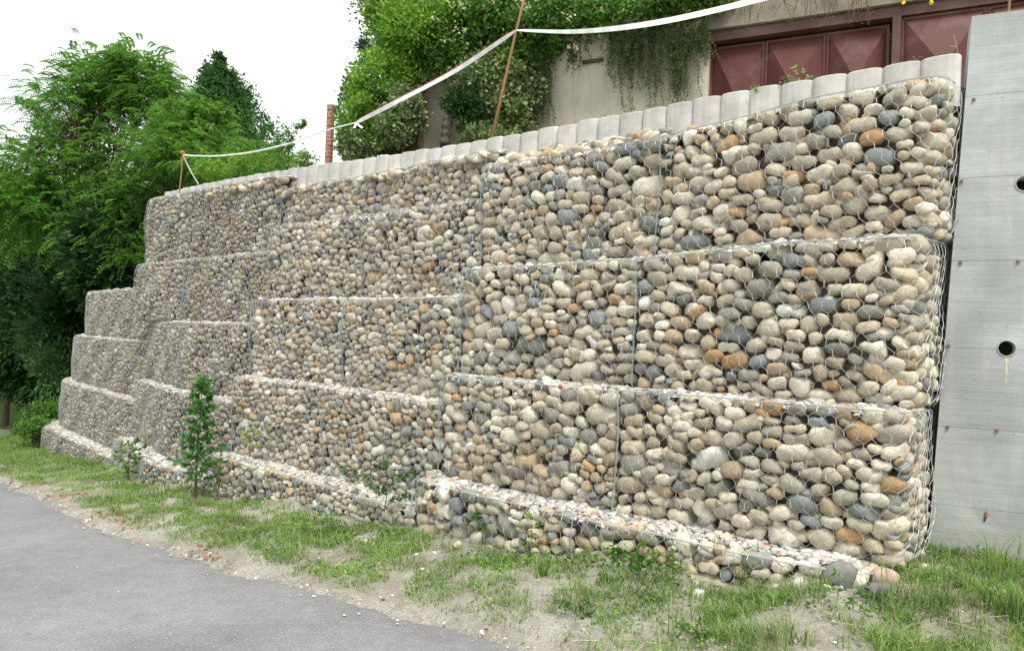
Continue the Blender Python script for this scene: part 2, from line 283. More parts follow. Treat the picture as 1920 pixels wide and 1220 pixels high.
# ------------------------------------------------------------------ the plan of the wall (front foot of the second course)
N = np.array([[2.427, 4.685], [.874, 5.921], [-.639, 7.239], [-2.049, 8.610], [-3.578, 9.952], [-4.969, 11.20], [-6.469, 13.253], [-8.45, 15.35], [-9.9, 16.95], [-10.55, 18.2], [-10.6, 19.7]])
ND = []
for i in range(len(N)):
    a, b = N[max(i - 1, 0)], N[min(i + 1, len(N) - 1)]; t = unit(b - a); ND.append([t[1], -t[0]])
ND = np.array(ND)
ND = np.where((ND @ np.array([.6, .8]))[:, None] < 0, -ND, ND)    # back, away from the road
ND[8] = unit(np.array([.80, .60])); ND[9] = unit(np.array([.98, .2])); ND[10] = np.array([1., 0.])
UP = np.array([0, 0, 1.])
class Path:
    def __init__(s, pts, rounds=2):
        P = np.asarray(pts, float)
        for _ in range(rounds):
            Q = [P[0]]
            for a, b in zip(P[:-1], P[1:]):
                m = min(.5, .07 / (np.linalg.norm(b - a) + 1e-9)); Q += [a + (b - a) * m, b - (b - a) * m]
            Q.append(P[-1]); P = np.array(Q)
        s.P = P; d = np.linalg.norm(np.diff(P, axis=0), axis=1); s.A = np.concatenate([[0], np.cumsum(d)]); s.L = s.A[-1]
    def at(s, a):
        a = np.asarray(a, float); x = np.interp(a, s.A, s.P[:, 0]); y = np.interp(a, s.A, s.P[:, 1]); e = .03
        tx = np.interp(np.clip(a + e, 0, s.L), s.A, s.P[:, 0]) - np.interp(np.clip(a - e, 0, s.L), s.A, s.P[:, 0])
        ty = np.interp(np.clip(a + e, 0, s.L), s.A, s.P[:, 1]) - np.interp(np.clip(a - e, 0, s.L), s.A, s.P[:, 1])
        t = unit(np.stack([tx, ty], -1)); nrm = np.stack([-t[..., 1], t[..., 0]], -1)     # outward, to the road
        return np.stack([x, y], -1), t, -nrm if s.flip else nrm
    flip = False
OFF = {0: -.30, 1: 0., 2: .20, 3: .43, 4: .56}
SECZ = [0, -.30, -.63, -1.0]
SECN = [(0, 2), (2, 4), (4, 6), (6, 10)]
def offs(i, k): return N[i] + ND[i] * OFF[k]

# cobbles packed into a rectangle: each gets a cell, the cell is rounded into a stone
TH, PH = 16, 7
def pack(L, H, n, seed):
    r = np.random.default_rng(seed); h = .0125
    nx, ny = max(8, int(L / h)), max(8, int(H / h)); X, Y = np.meshgrid((np.arange(nx) + .5) * L / nx, (np.arange(ny) + .5) * H / ny)
    G = np.stack([X.ravel(), Y.ravel()], -1).astype(np.float32)
    c = r.uniform(0, 1, (n, 2)) * [L, H]; size = np.clip(np.exp(r.normal(0, .22, n)), .68, 1.7); el = np.clip(r.normal(1.85, .35, n), 1.15, 2.8); tl = r.normal(0, .2, n)
    big = r.random(n) < .03; size[big] *= 1.4
    ca, sa = np.cos(tl), np.sin(tl)
    for it in range(7):
        d = G[:, None] - c[None].astype(np.float32); p = d[..., 0] * ca + d[..., 1] * sa; q = -d[..., 0] * sa + d[..., 1] * ca
        D = ((p / el) ** 2 + (q * 1.) ** 2) / (size ** 2)
        own = D.argmin(1)
        cnt = np.bincount(own, minlength=n) + 1e-6
        c = np.stack([np.bincount(own, G[:, 0], n) / cnt, np.bincount(own, G[:, 1], n) / cnt], -1)
    own = own.reshape(ny, nx); th = np.arange(TH) / TH * 2 * math.pi; st = np.arange(1, 36) * .0085
    px = c[:, None, None, 0] + np.cos(th)[None, :, None] * st; py = c[:, None, None, 1] + np.sin(th)[None, :, None] * st
    ix = np.clip((px / L * nx).astype(int), 0, nx - 1); iy = np.clip((py / H * ny).astype(int), 0, ny - 1)
    ok = (own[iy, ix] == np.arange(n)[:, None, None]) & (px > 0) & (px < L) & (py > 0) & (py < H)
    first = np.where(ok.all(2), len(st), (~ok).argmax(2)); rr = st[np.clip(first, 1, len(st)) - 1]
    Fq = np.fft.rfft(rr, axis=1); Fq[:, 4:] = 0; Fq[:, 3] *= .35; Fq[:, 2] *= .92; Fq[:, 1] *= .5; rr = np.fft.irfft(Fq, TH, axis=1)
    keep = (cnt * L * H / (nx * ny) > .0012) & (rr.min(1) > .008)
    return c[keep], np.clip(rr[keep], .012, .3) * r.uniform(1.01, 1.10, (keep.sum(), 1)), r
FACES = None
def stone_faces():
    Q = []; T = []
    for i in range(PH - 1):
        for j in range(TH): Q.append([i * TH + j, i * TH + (j + 1) % TH, (i + 1) * TH + (j + 1) % TH, (i + 1) * TH + j])
    s, n_ = PH * TH, PH * TH + 1
    for j in range(TH): T.append([s, (j + 1) % TH, j]); T.append([n_, (PH - 1) * TH + j, (PH - 1) * TH + (j + 1) % TH])
    return np.array(Q), np.array(T)
SQ, ST = stone_faces()
def stone_shapes(rr, r, depth=None):
    """local vertices (n, PH*TH+2, 3): x along the wall, y up, z outwards"""
    n = len(rr); th = np.arange(TH) / TH * 2 * math.pi; ph = (np.arange(PH) + 1) / (PH + 1) * math.pi - math.pi / 2
    mean = rr.mean(1); D = mean * r.uniform(.72, 1.0, n) if depth is None else depth
    cr = np.cos(ph) ** .72
    x = rr[:, None, :] * cr[None, :, None] * np.cos(th); y = rr[:, None, :] * cr[None, :, None] * np.sin(th)
    z = D[:, None, None] * (np.sign(np.sin(ph)) * np.abs(np.sin(ph)) ** .92)[None, :, None] * np.ones(TH)
    V = np.stack([x, y, z], -1).reshape(n, -1, 3)
    pol = np.zeros((n, 2, 3)); pol[:, 0, 2] = -D * 1.0; pol[:, 1, 2] = D * 1.0
    V = np.concatenate([V, pol], 1)
    U = V / mean[:, None, None]; s = np.ones(V.shape[:2])
    for _ in range(4):
        k = r.normal(0, 1.5, (n, 1, 3)); s += .035 * np.sin((U * k).sum(-1) + r.uniform(0, 6.3, (n, 1)))
    V = V * s[..., None]
    for _ in range(2):                                                     # worn facets
        nn = unit(r.normal(0, 1, (n, 3)) + np.array([0, 0, .3])); lim = np.where(r.random(n) < .2, r.uniform(.36, .7, n), r.uniform(.55, 1.15, n)) * mean
        e = np.maximum((V * nn[:, None]).sum(-1) - lim[:, None], 0) * .92; V = V - e[..., None] * nn[:, None]
    tilt = r.normal(0, .16, (n, 2)); V[..., 2] += V[..., 0] * tilt[:, :1] + V[..., 1] * tilt[:, 1:]
    return V, D
ICO_V = None
def ico():
    import bmesh
    bm = bmesh.new(); bmesh.ops.create_icosphere(bm, subdivisions=2, radius=1); V = np.array([v.co[:] for v in bm.verts]); F = np.array([[v.index for v in f.verts] for f in bm.faces]); bm.free(); return V, F
ICV, ICF = ico()
def pebbles(P, size, r, flat=.65):
    """many small rounded stones at points P"""
    n = len(P); k = len(ICV); s = size[:, None] * r.uniform(.7, 1.25, (n, 3)); s[:, 2] *= flat
    V = ICV[None] * (1 + .12 * np.sin((ICV @ r.normal(0, 1.6, (3, 1)))[None, :, 0] + r.uniform(0, 6.3, (n, 1))))[..., None]
    for _ in range(2):
        nn = unit(r.normal(0, 1, (n, 3))); e = np.maximum((V * nn[:, None]).sum(-1) - r.uniform(.5, .95, (n, 1)), 0); V = V - e[..., None] * nn[:, None]
    V = V * s[:, None]; a = r.uniform(0, 6.3, n); ca, sa = np.cos(a)[:, None], np.sin(a)[:, None]; tx = r.normal(0, .35, (n, 1))
    V = np.stack([V[..., 0] * ca - V[..., 1] * sa, V[..., 0] * sa + V[..., 1] * ca, V[..., 2] + V[..., 0] * tx], -1) + P[:, None]
    return V.reshape(-1, 3), (ICF[None] + (np.arange(n) * k)[:, None, None]).reshape(-1, 3)
def wires(segA, segB, rr, k=3):
    """short straight wires from A to B as thin prisms"""
    A, B = np.asarray(segA), np.asarray(segB); n = len(A); t = unit(B - A); ref = np.where(np.abs(t[:, 2:]) < .9, [[0, 0, 1.]], [[1., 0, 0]])
    a = unit(np.cross(t, ref)); b = np.cross(t, a); th = np.arange(k) / k * 2 * math.pi; rr = np.broadcast_to(rr, (n,))[:, None, None]
    ring = rr * (np.cos(th)[None, :, None] * a[:, None] + np.sin(th)[None, :, None] * b[:, None])
    V = np.concatenate([A[:, None] + ring, B[:, None] + ring], 1); j = np.arange(k); q = np.stack([j, (j + 1) % k, k + (j + 1) % k, k + j], -1)
    return V.reshape(-1, 3), (q[None] + (np.arange(n) * 2 * k)[:, None, None]).reshape(-1, 4)
HW, HT, HD = .088, .036, .036        # hexagon width, twist length, rise of the diagonals
def hexgrid(L, H, seed):
    r = np.random.default_rng(seed); A = []; B = []; tw = []
    row = HT + HD; ny = int(H / row) + 2; nx = int(L / HW) + 2
    def node(i, j, top):        # twist i,j: bottom or top end, jittered but shared
        x = (i + .5 * (j % 2)) * HW; y = j * row + (HT if top else 0); q = np.array([x * 31.7 + seed, y * 47.3])
        return np.array([x, y]) + .0065 * np.array([math.sin(q[0] * 3.1 + q[1]), math.sin(q[1] * 2.7 - q[0])])
    for j in range(ny):
        for i in range(-1, nx):
            a, b = node(i, j, 0), node(i, j, 1); A.append(a); B.append(b); tw.append(1)
            for s in (-1, 0):
                c = node(i + (s if j % 2 == 0 else s + 1), j + 1, 0); A.append(b); B.append(c); tw.append(0)
    A, B, tw = np.array(A), np.array(B), np.array(tw)
    ok = (np.minimum(A, B).min(1) > -.001) & (np.maximum(A[:, 0], B[:, 0]) < L) & (np.maximum(A[:, 1], B[:, 1]) < H)
    return A[ok], B[ok], tw[ok]

def bulge(a, b, L, H):
    x = np.clip(a / L, 0, 1); y = np.clip(b / H, 0, 1)
    o = .04 * (np.sin(np.pi * x) + 1e-9) ** .3 * (np.sin(np.pi * y) + 1e-9) ** .35 + .016 * np.sin(a * 5.3 + b * 7.1 + L * 9)
    return o - .02 * np.clip((y - .92) / .08, 0, 1) ** 2 - .015 * np.clip((.08 - y) / .08, 0, 1) ** 2

COURSE_WORD = {0: 'low footing course', 1: 'second course up', 2: 'third course up', 3: 'fourth course up', 4: 'top course'}
gab_order = {}
def gabion(path, a0, a1, z0, z1, nstones, label, ledge, seed, maxobj=100, smat=None):
    STONE = smat
    L_, H_ = a1 - a0, z1 - z0; mid, tm, nm = path.at((a0 + a1) / 2); base = np.array([mid[0], mid[1], z0])
    g = empty('gabion', base, label, 'gabion', 'gabions stacked in stepped courses')
    def P3(a, b, o):
        p, t, n = path.at(a0 + np.asarray(a)); o = np.asarray(o)[..., None]
        zb, zt = path.zb(a0 + np.asarray(a)), path.zt(a0 + np.asarray(a)); bb_ = np.asarray(b)
        return np.concatenate([p + n * o, (z0 + zb + bb_ * (1 + (zt - zb) / H_))[..., None]], -1)
    # front stones
    cc, rr, r = pack(L_, H_, nstones, seed); V, D = stone_shapes(rr, r); n = len(cc)
    ob = bulge(cc[:, 0], cc[:, 1], L_, H_) - .010 - r.uniform(0, .022, n) - D
    Pc = P3(cc[:, 0], cc[:, 1], ob); p, t, nn = path.at(a0 + cc[:, 0])
    t3 = np.concatenate([t, np.zeros((n, 1))], -1); n3 = np.concatenate([nn, np.zeros((n, 1))], -1)
    W = V[..., :1] * t3[:, None] + V[..., 1:2] * UP + V[..., 2:] * n3[:, None]
    order = np.argsort(-rr.mean(1)); single = order[:maxobj]; rest = order[maxobj:]
    for i in single: mesh('stone', W[i], [SQ, ST], STONE, g, True, loc=[float(q) for q in Pc[i] - base])
    # the rest of the fill: the smaller front stones, a second layer behind them and the packed core
    fill = MB(); k = PH * TH + 2
    def addst(Wv):
        m = len(Wv)
        if m: fill.add(Wv.reshape(-1, 3), (SQ[None] + (np.arange(m) * k)[:, None, None]).reshape(-1, 4), (ST[None] + (np.arange(m) * k)[:, None, None]).reshape(-1, 3))
    addst(W[rest] + Pc[rest][:, None])
    m2 = int(n * 1.1); a2, b2 = r.uniform(.03, L_ - .03, m2), r.uniform(.04, H_ - .03, m2); sz = np.sqrt(L_ * H_ / n) * r.uniform(.38, .55, m2)
    P2 = P3(a2, b2, bulge(a2, b2, L_, H_) - .078 - r.uniform(0, .045, m2)); V2, F2 = pebbles(P2, sz, r, .8); fill.add(V2, None, F2)
    aa = np.linspace(.0, L_, max(3, int(L_ / .25))); f = P3(aa, aa * 0 + .01, aa * 0 - .17); bk = P3(aa, aa * 0 + .01, aa * 0 - .85 if not path.short else aa * 0 - .40); m = len(aa)
    top = np.array([0, 0, H_ - .05]); VV = np.concatenate([f, f + top, bk + top, bk]); i = np.arange(m - 1)
    Q = np.concatenate([np.stack([i + q * m, i + 1 + q * m, i + 1 + ((q + 1) % 4) * m, i + ((q + 1) % 4) * m], -1) for q in range(4)]); Q = np.concatenate([Q, [[0, m, 2 * m, 3 * m], [m - 1, 4 * m - 1, 3 * m - 1, 2 * m - 1]]])
    fo = fill.build('stone_fill', STONE, g, True); fo['kind'] = 'stuff'
    co = mesh('core', VV - base, Q, COREM, g)
    # pale rubble lying on the top
    wd = ledge + .10; m = int(L_ * wd * (900 if ledge < .5 else 500)); a3, b3 = r.uniform(0, L_, m), r.uniform(-.01, wd, m)
    gp = P3(a3, a3 * 0 + H_, -b3 - .02 + bulge(a3, a3 * 0 + H_, L_, H_)); s3 = np.exp(r.normal(math.log(.019), .38, m)); gp[:, 2] -= .012 - .02 * vnoise(np.stack([a3 * 5, b3 * 5], -1), seed) + .03 * np.clip(1 - b3 / .05, 0, 1)
    V3, F3 = pebbles(gp, s3, r, .6); tp = MB(); tp.add(V3, None, F3)
    aa = np.linspace(0, L_, max(3, int(L_ / .25))); e0 = P3(aa, aa * 0 + H_ - .03, aa * 0 - .04); e1 = P3(aa, aa * 0 + H_ - .015, aa * 0 - wd); m = len(aa); i = np.arange(m - 1)
    tp.add(np.concatenate([e0, e1]), np.stack([i, i + 1, i + 1 + m, i + m], -1))
    q = tp.build('gravel_topping', GRAVEL, g, False); q['kind'] = 'stuff'
    # wire mesh on the face and over the top
    A, B, tw = hexgrid(L_, H_, seed % 7)
    bu = lambda X: P3(X[:, 0], X[:, 1], bulge(X[:, 0], X[:, 1], L_, H_) + .006 + .022 * (vnoise(X * 8, seed) - .5))
    wm = MB(); v, f = wires(bu(A), bu(B), np.where(tw, .0025, .0018)); wm.add(v, f)
    A, B, tw = hexgrid(L_, ledge + .05, 3)
    bt = lambda X: P3(X[:, 0], X[:, 0] * 0 + H_ + .006 + .016 * (vnoise(X * 7, seed + 5)) - .025 * np.clip(1 - X[:, 1] / .05, 0, 1), -X[:, 1] + bulge(X[:, 0], X[:, 0] * 0 + H_, L_, H_))
    wm.build('wire_mesh', WIRE, g)
    if len(A): wm = MB(); v, f = wires(bt(A), bt(B), np.where(tw, .0022, .0016)); wm.add(v, f); wm.build('mesh_lid', WIRE, g)
    # border wires: twisted bundles along the edges
    def bundle(pts, rr_=.0035, amp=.006, per=.05):
        d = np.concatenate([[0], np.cumsum(np.linalg.norm(np.diff(pts, axis=0), axis=1))]); mb = MB()
        for s in range(3):
            ph_ = d / per * 6.3 + s * 2.1; off = amp * np.stack([np.cos(ph_) * .7, np.cos(ph_) * .7, np.sin(ph_)], -1); mb.tube(pts + off, rr_, 4, False)
        return mb
    st = max(8, int(L_ / .012)); aa = np.linspace(0, L_, st); e = P3(aa, aa * 0 + H_ - .012, bulge(aa, aa * 0 + H_ - .012, L_, H_) + .006 + .006 * np.sin(aa * 9)); bundle(e + np.stack([aa * 0, aa * 0, .016 * (vnoise(np.stack([aa * 3.1, aa * 0 + seed], -1)) - .6)], -1), .0019, .005, .07).build('border_wire', WIRE, g)
    hh = np.linspace(0, H_, max(8, int(H_ / .012)))
    for ae in ((0., L_) if path.ends else (L_ if a1 < path.L - .05 else L_,)):
        e = P3(hh * 0 + ae, hh, bulge(hh * 0 + ae, hh, L_, H_) + .012 + .006 * np.sin(hh * 11 + ae)); bundle(e + np.stack([hh * 0, hh * 0, hh * 0], -1) + .02 * (vnoise(np.stack([hh * 4, hh * 0 + seed], -1))[:, None] - .5) * np.array([.7, -.7, 0]), .0027, .008, .07).build('border_wire', WIRE_B, g)
    return g
Path.short = False; Path.ends = False
ZADJ = {(0, 0): [0, 0, 0, 0], (0, 1): [-.02, -.02, -.03, -.035], (0, 2): [.09, .08, 0, -.03], (0, 3): [.20, .14, .02, 0], (2, 4): [.03, .08, .11, .16]}
def zadj(sec, k, ex):
    q = ZADJ.get((sec, k))
    return (lambda a: np.asarray(a) * 0.) if q is None else (lambda a: np.interp(a, [0, 1.5, 2.72, 4.72], q))
WHERE = [['touching the concrete wall', 'next but one to the concrete wall'], ['third from the concrete wall', 'fourth from the concrete wall'],
         ['fifth from the concrete wall', 'sixth from the concrete wall'], ['seventh from the concrete wall', 'second from the rounded far end', 'at the rounded far end']]
LOOK = [['wire basket of large tan and grey cobbles', 'wire basket of large mixed river cobbles'], ['wire basket of medium pale cobbles', 'wire basket of medium rounded stones'],
        ['wire basket of small grey beige cobbles', 'wire basket of small tightly packed cobbles'], ['wire basket of small shade-darkened grey stones', 'wire basket of fine grey stones', 'curved wire basket of small stones']]
RT = {0: -.12, 1: 0., 2: .0, 3: .07}
sd_ = 11
for sec in range(4):
    i0, i1 = SECN[sec]
    for k in range(5):
        if sec == 0 and k == 4 or sec == 3 and k == 4: continue
        pts = [offs(i, k) for i in range(i0, i1 + 1)]
        if sec == 0:
            tn = unit(pts[0] - pts[1]); pts[0] = pts[0] + tn * RT[k]; back = ND[0]
            pts = [pts[0] + back * (.72 if k else .5) + tn * (.02 + {1: .005, 2: .05, 3: .05}.get(k, .01))] + pts
        if sec == 2 and k >= 3: e_ = np.array([-6.68, 13.62]) + ND[6] * (OFF[k] - .5); pts = [pts[0], pts[0] * .5 + e_ * .5, e_, e_ + ND[6] * .7]
        if sec == 3 and k == 3: pts[0] = pts[0] + unit(pts[1] - pts[0]) * .47
        p = Path(pts, 2 if sec != 3 else 4); p.flip = False
        _, t_, n_ = p.at(p.L * .5); p.flip = bool(n_ @ np.array([.6, .8]) > 0)
        z = SECZ[sec]; p.zt = zadj(sec, k, 0); p.zb = zadj(sec, k - 1, 0)
        zz = {0: (z - .62, z), 1: (z, z + .985), 2: (z + .985, z + 2.0), 3: (z + 2.0, z + 3.0), 4: (z + 3.0, z + (3.52 if sec == 1 else 4.02))}[k]
        ng = [2, 2, 2, 3][sec]; ex = .72 if sec == 0 else 0
        cuts = [0] + [ex + (p.L - ex) * q / ng for q in range(1, ng)] + [p.L]
        dens = [72, 98, 130, 150][sec]
        for j in range(ng):
            a0, a1 = cuts[j] + .004, cuts[j + 1] - .004; sd_ += 7
            nxt = OFF[k + 1] - OFF[k] if k < 4 else .3
            if sec == 0 and k == 3: nxt = .5
            lab = f'{LOOK[sec][j]} in the {COURSE_WORD[k]}, {WHERE[sec][j]}'
            lab = ' '.join(lab.split()[:16])
            gabion(p, a0, a1, zz[0], zz[1], int((a1 - a0) * (zz[1] - zz[0]) * dens), lab, nxt, sd_, 100, [STONE, MIDSTONE, FARSTONE_SHADED, FARSTONE_SHADED][sec])

# ------------------------------------------------------------------ ground and road
DIR = unit(np.array([-.71, .704])); NRM = np.array([DIR[1], -DIR[0]]) * -1   # NRM: toward the road
def sn(x, y): dx, dy = x - N[0][0], y - N[0][1]; return dx * DIR[0] + dy * DIR[1], dx * NRM[0] + dy * NRM[1]
EDGE = np.array([[9, -4.2], [4, -.4], [2.2, 1.9], [1.15, 3.2], [.19, 4.25], [-.28, 4.68], [-.85, 5.14], [-1.48, 5.62], [-2.24, 6.21], [-3.14, 7.04], [-4.32, 8.14], [-5.85, 9.84], [-7.74, 11.77], [-11, 14.9], [-13.2, 17.8], [-14.1, 20], [-14.3, 21.6], [-14.7, 23.3], [-16.2, 24.9], [-19, 25.6], [-26, 26.4], [-60, 27]])
def road_z(x, y):
    s, n = sn(x, y); return -.31 - .071 * np.clip(s, -12, 30) - .0 * n
def edge_dist(x, y):
    """signed distance to the edge of the road, negative on the road"""
    P = np.stack([x, y], -1); best = np.full(np.shape(x), 1e9); sg = np.ones(np.shape(x))
    for a, b in zip(EDGE[:-1], EDGE[1:]):
        d = b - a; t = np.clip(((P - a) @ d) / (d @ d), 0, 1); q = P - (a + t[..., None] * d); r_ = np.sqrt((q ** 2).sum(-1))
        cr_ = d[0] * (P[..., 1] - a[1]) - d[1] * (P[..., 0] - a[0]); m = r_ < best - 1e-9; best = np.where(m, r_, best); sg = np.where(m, np.sign(-cr_), sg)
    return best * sg
def ground_z(x, y):
    s, n = sn(x, y); rz = road_z(x, y); e = edge_dist(x, y)
    foot = -.11 - .083 * np.clip(s, -12, 30)
    f = np.clip(e / 1.9, 0, 1); z = (rz + .015) * (1 - f) + foot * f
    z = z + np.where(e > 0, (fbm(np.stack([x * 1.3, y * 1.3], -1), 3) - .5) * .22 * np.clip(e / .6, 0, 1) + (fbm(np.stack([x * 6, y * 6], -1), 9) - .5) * .07 * np.clip(e / .2, 0, 1), -.07)
    z = z + np.where(e > .25, .06 * np.maximum(0, fbm(np.stack([x * 2.6, y * 2.6], -1), 14, 3) - .5) * 4 * np.clip(e - .25, 0, 1), 0)
    z = z + .13 * np.exp(-((x - 2.35) ** 2 + (y - 4.55) ** 2) / .45)
    far = np.clip((y - 27) / 12, 0, 1); z = z + far * far * (3 - 2 * far) * 2.6 * (x < 200)
    return z
def grid(name, xs, ys, zf, mat, **kw):
    X, Y = np.meshgrid(xs, ys); Z = zf(X, Y); V = np.stack([X, Y, Z], -1).reshape(-1, 3); nx, ny = len(xs), len(ys)
    i = (np.arange(ny - 1)[:, None] * nx + np.arange(nx - 1)[None]).ravel(); return mesh(name, V, np.stack([i, i + 1, i + 1 + nx, i + nx], -1), mat, None, True)
xs = np.concatenate([[-400, -200, -100, -60, -40], np.arange(-30, -12, .5), np.arange(-12, 6, .09), np.arange(6, 12, .6), [15, 25, 50, 100, 200, 400]])
ys = np.concatenate([[-300, -100, -40, -20, -10, -5, -2], np.arange(0, 18, .09), np.arange(18, 45, .5), [50, 60, 80, 120, 200, 400, 800]])
g_ = grid('ground', xs, ys, ground_z, SOIL); tag(g_, kind='structure')
# the road: a band with a ragged crumbling edge
pe = []
for a, b in zip(EDGE[:-1], EDGE[1:]):
    m = max(2, int(np.linalg.norm(b - a) / .06)); pe += [a + (b - a) * q / m for q in range(m)]
pe = np.array(pe); 
for _ in range(40): pe[1:-1] = (pe[:-2] + pe[2:] + 2 * pe[1:-1]) / 4
tt = unit(np.gradient(pe, axis=0)); ro = np.stack([tt[:, 1], -tt[:, 0]], -1); ro = np.where((ro * (np.array([-30, -8]) - pe)).sum(1, keepdims=True) * 0 + 1 > 0, -ro, ro)
ro = np.stack([-tt[:, 1], tt[:, 0]], -1)
s_ = np.arange(len(pe)) * .06; jag = (fbm(np.stack([s_ * 2.2, s_ * 0], -1), 5) - .5) * .34 + (fbm(np.stack([s_ * 14, s_ * 0 + 3], -1), 6) - .5) * .10
wj = np.linspace(0, 1, 14) ** 1.5 * 5.2; rows = []
for q, wv in enumerate(wj):
    o = ro * (wv + (jag if q == 0 else jag * .6 if q == 1 else 0) * 1.)[..., None] if q < 2 else ro * wv
    P = pe + o; z = road_z(P[:, 0], P[:, 1]) + (.004 if q else -.03) + .015 * min(1, wv); rows.append(np.concatenate([P, z[:, None]], 1))
V = np.concatenate(rows); m = len(pe); i = (np.arange(len(wj) - 1)[:, None] * m + np.arange(m - 1)[None]).ravel()
tag(mesh('road', V, np.stack([i, i + 1, i + 1 + m, i + m], -1), ROAD, None, True), kind='structure')
# upper terrace held up by the wall
def prism(name, poly, z0, z1, mat, **kw):
    P = np.array(poly, float); n = len(P); V = np.concatenate([np.c_[P, np.full(n, z0)], np.c_[P, np.full(n, z1)]])
    i = np.arange(n); o = mesh(name, V, [np.stack([i, (i + 1) % n, (i + 1) % n + n, i + n], -1), (np.arange(n) + n)[None], np.arange(n)[::-1][None]], mat); tag(o, **kw); return o
tf = [N[i] + ND[i] * (.95 if i < 3 else 1.1) for i in range(0, 7)]; tf[-1] = np.array([-6.45, 14.3])
prism('terrace_ground', [np.array([20., -2.]), np.array([4.2, 5.6]), *tf, np.array([-7.2, 24.]), np.array([-6., 60.]), np.array([60., 60.]), np.array([60., -2.])], -2.5, 3.22, SOIL, kind='structure')
bk_ = [N[i] + ND[i] * .95 for i in range(6, 11)]
prism('bank_ground', [*bk_, np.array([-9.5, 30.]), np.array([-7.3, 30.]), np.array([-6.2, 15.])], -2.5, 1.9, TURF, kind='structure')
# far hills
ang = np.linspace(rad(60), rad(140), 120); Vh = []
for q, a in enumerate(ang):
    for hh, dd in ((0, 300), (14 + 22 * fbm(np.array([[q * .09, 1.]]), 2)[0] + 10 * math.sin(a * 9), 420), (0, 560)): Vh.append([math.cos(a) * dd, math.sin(a) * dd, hh - 3])
i = (np.arange(119)[:, None] * 3 + np.arange(2)[None]).ravel()
tag(mesh('hills', Vh, np.stack([i, i + 3, i + 4, i + 1], -1), simple('wooded_hillside', (.10, .17, .12), 1, 0, .05, .03, .3), None, True), kind='structure')

# ------------------------------------------------------------------ concrete wall on the right
E1 = unit(np.array([-.894, .448])); E3 = np.array([-E1[1], E1[0]]) ; E3 = E3 if E3[1] < 0 else -E3     # E1 leftwards along the face, E3 out of it
cb = at(1737, 1064, 5.22)[:2]; ctop = at(1815, 40, 5.22); CT = ctop[2]
cw = empty('concrete_retaining_wall', (cb[0], cb[1], -.6), 'grey board-marked concrete wall with round drain holes at the right end of the gabions', 'wall')
lean = (ctop[0] - cb[0]) * 1.0
A2 = np.array([E1[0], E1[1], 0.]); A3 = np.array([E3[0], E3[1], 0.])
def cpt(l, z, o=0.):
    """l metres right of the left edge of the slab"""
    return np.array([cb[0], cb[1], 0]) - A2 * (l) + A3 * o + UP * z
def slab():
    mb = MB(); zs = [-.6]
    jz = [at(1800, v, 5.25)[2] for v in (943, 798, 652, 492, 340, 190)]
    cur = -.6; out = MB()
    for zt in jz + [CT]:
        top = zt - (.0 if zt == CT else .0015)
        sh = lambda z: -lean * (z + .1) / (CT + .1)
        VV = []
        for o in (0, -.32):
            for (zz, l0) in ((cur, sh(cur)), (top, sh(top))):
                VV += [cpt(-l0 if False else -l0, zz, o), cpt(7, zz, o)]
        out.add(VV, [[0, 1, 3, 2], [4, 6, 7, 5], [0, 2, 6, 4], [1, 5, 7, 3], [2, 3, 7, 6], [0, 4, 5, 1]])
        cur = zt + .0015
    bkp = []
    for o in (-.003, -.30):
        for (zz) in (-.59, CT - .01): l0 = lean * (zz + .1) / (CT + .1); bkp += [cpt(l0 + .006, zz, o), cpt(6.99, zz, o)]
    out.add(bkp, [[0, 1, 3, 2], [4, 6, 7, 5], [0, 2, 6, 4], [1, 5, 7, 3], [2, 3, 7, 6], [0, 4, 5, 1]])
    return out
so = slab().build('slab', CONC, cw)
def on_slab(u, v):
    """where the ray through this pixel meets the face"""
    lo = at(u, v, 1.); hi = at(u, v, 2.); d = hi - lo; o = lo - d; n3 = A3; t = ((np.array([cb[0], cb[1], 0]) - o) @ n3) / (d @ n3); return o + d * t
holes = [on_slab(1888, 653), on_slab(1922, 344)]
cut = MB()
for h in holes: cut.tube([h + A3 * .2, h - A3 * .22], .056, 28)
cutter = cut.build('cut', CONC); bm_ = so.modifiers.new('b', 'BOOLEAN'); bm_.object = cutter; bm_.operation = 'DIFFERENCE'; bm_.solver = 'EXACT'; bm_.use_self = True
bpy.context.view_layer.update()
me2 = bpy.data.meshes.new_from_object(so.evaluated_get(bpy.context.evaluated_depsgraph_get())); so.modifiers.clear(); so.data = me2; me2.polygons.foreach_set('use_smooth', np.zeros(len(me2.polygons), dtype=bool)); print('slab', len(me2.polygons), me2.has_custom_normals); bpy.data.objects.remove(cutter)
for h in holes:
    th = np.arange(29) / 28 * 6.2832; mb = MB(); prof = [(.0555, -.2), (.0555, .005), (.049, .005), (.049, -.2)]; V = []
    for rr_, o in prof: V += [h + A3 * o + rr_ * (np.cos(t) * A2 + np.sin(t) * UP) for t in th]
    i = (np.arange(3)[:, None] * 29 + np.arange(28)[None]).ravel(); mb.add(V, np.stack([i, i + 1, i + 30, i + 29], -1)); mb.build('drain_pipe', PIPE, cw, True)
    mb = MB(); mb.tube([h - A3 * .16, h - A3 * .19], .05, 20); mb.build('hole_shade', DARKHOLE, cw)  # near-black disc, painted shade deep inside the drain hole
for (u, v) in ((1803, 340), (1826, 187), (1801, 492), (1909, 490), (1778, 648), (1777, 800), (1869, 806)):
    p = on_slab(u, v); mb = MB(); mb.box(p + A3 * .004, [A2, A3, UP], (.009, .007, .009)); mb.tube([p, p + A3 * .022 - UP * .006], .003, 5); mb.build('form_tie', RUST, cw)
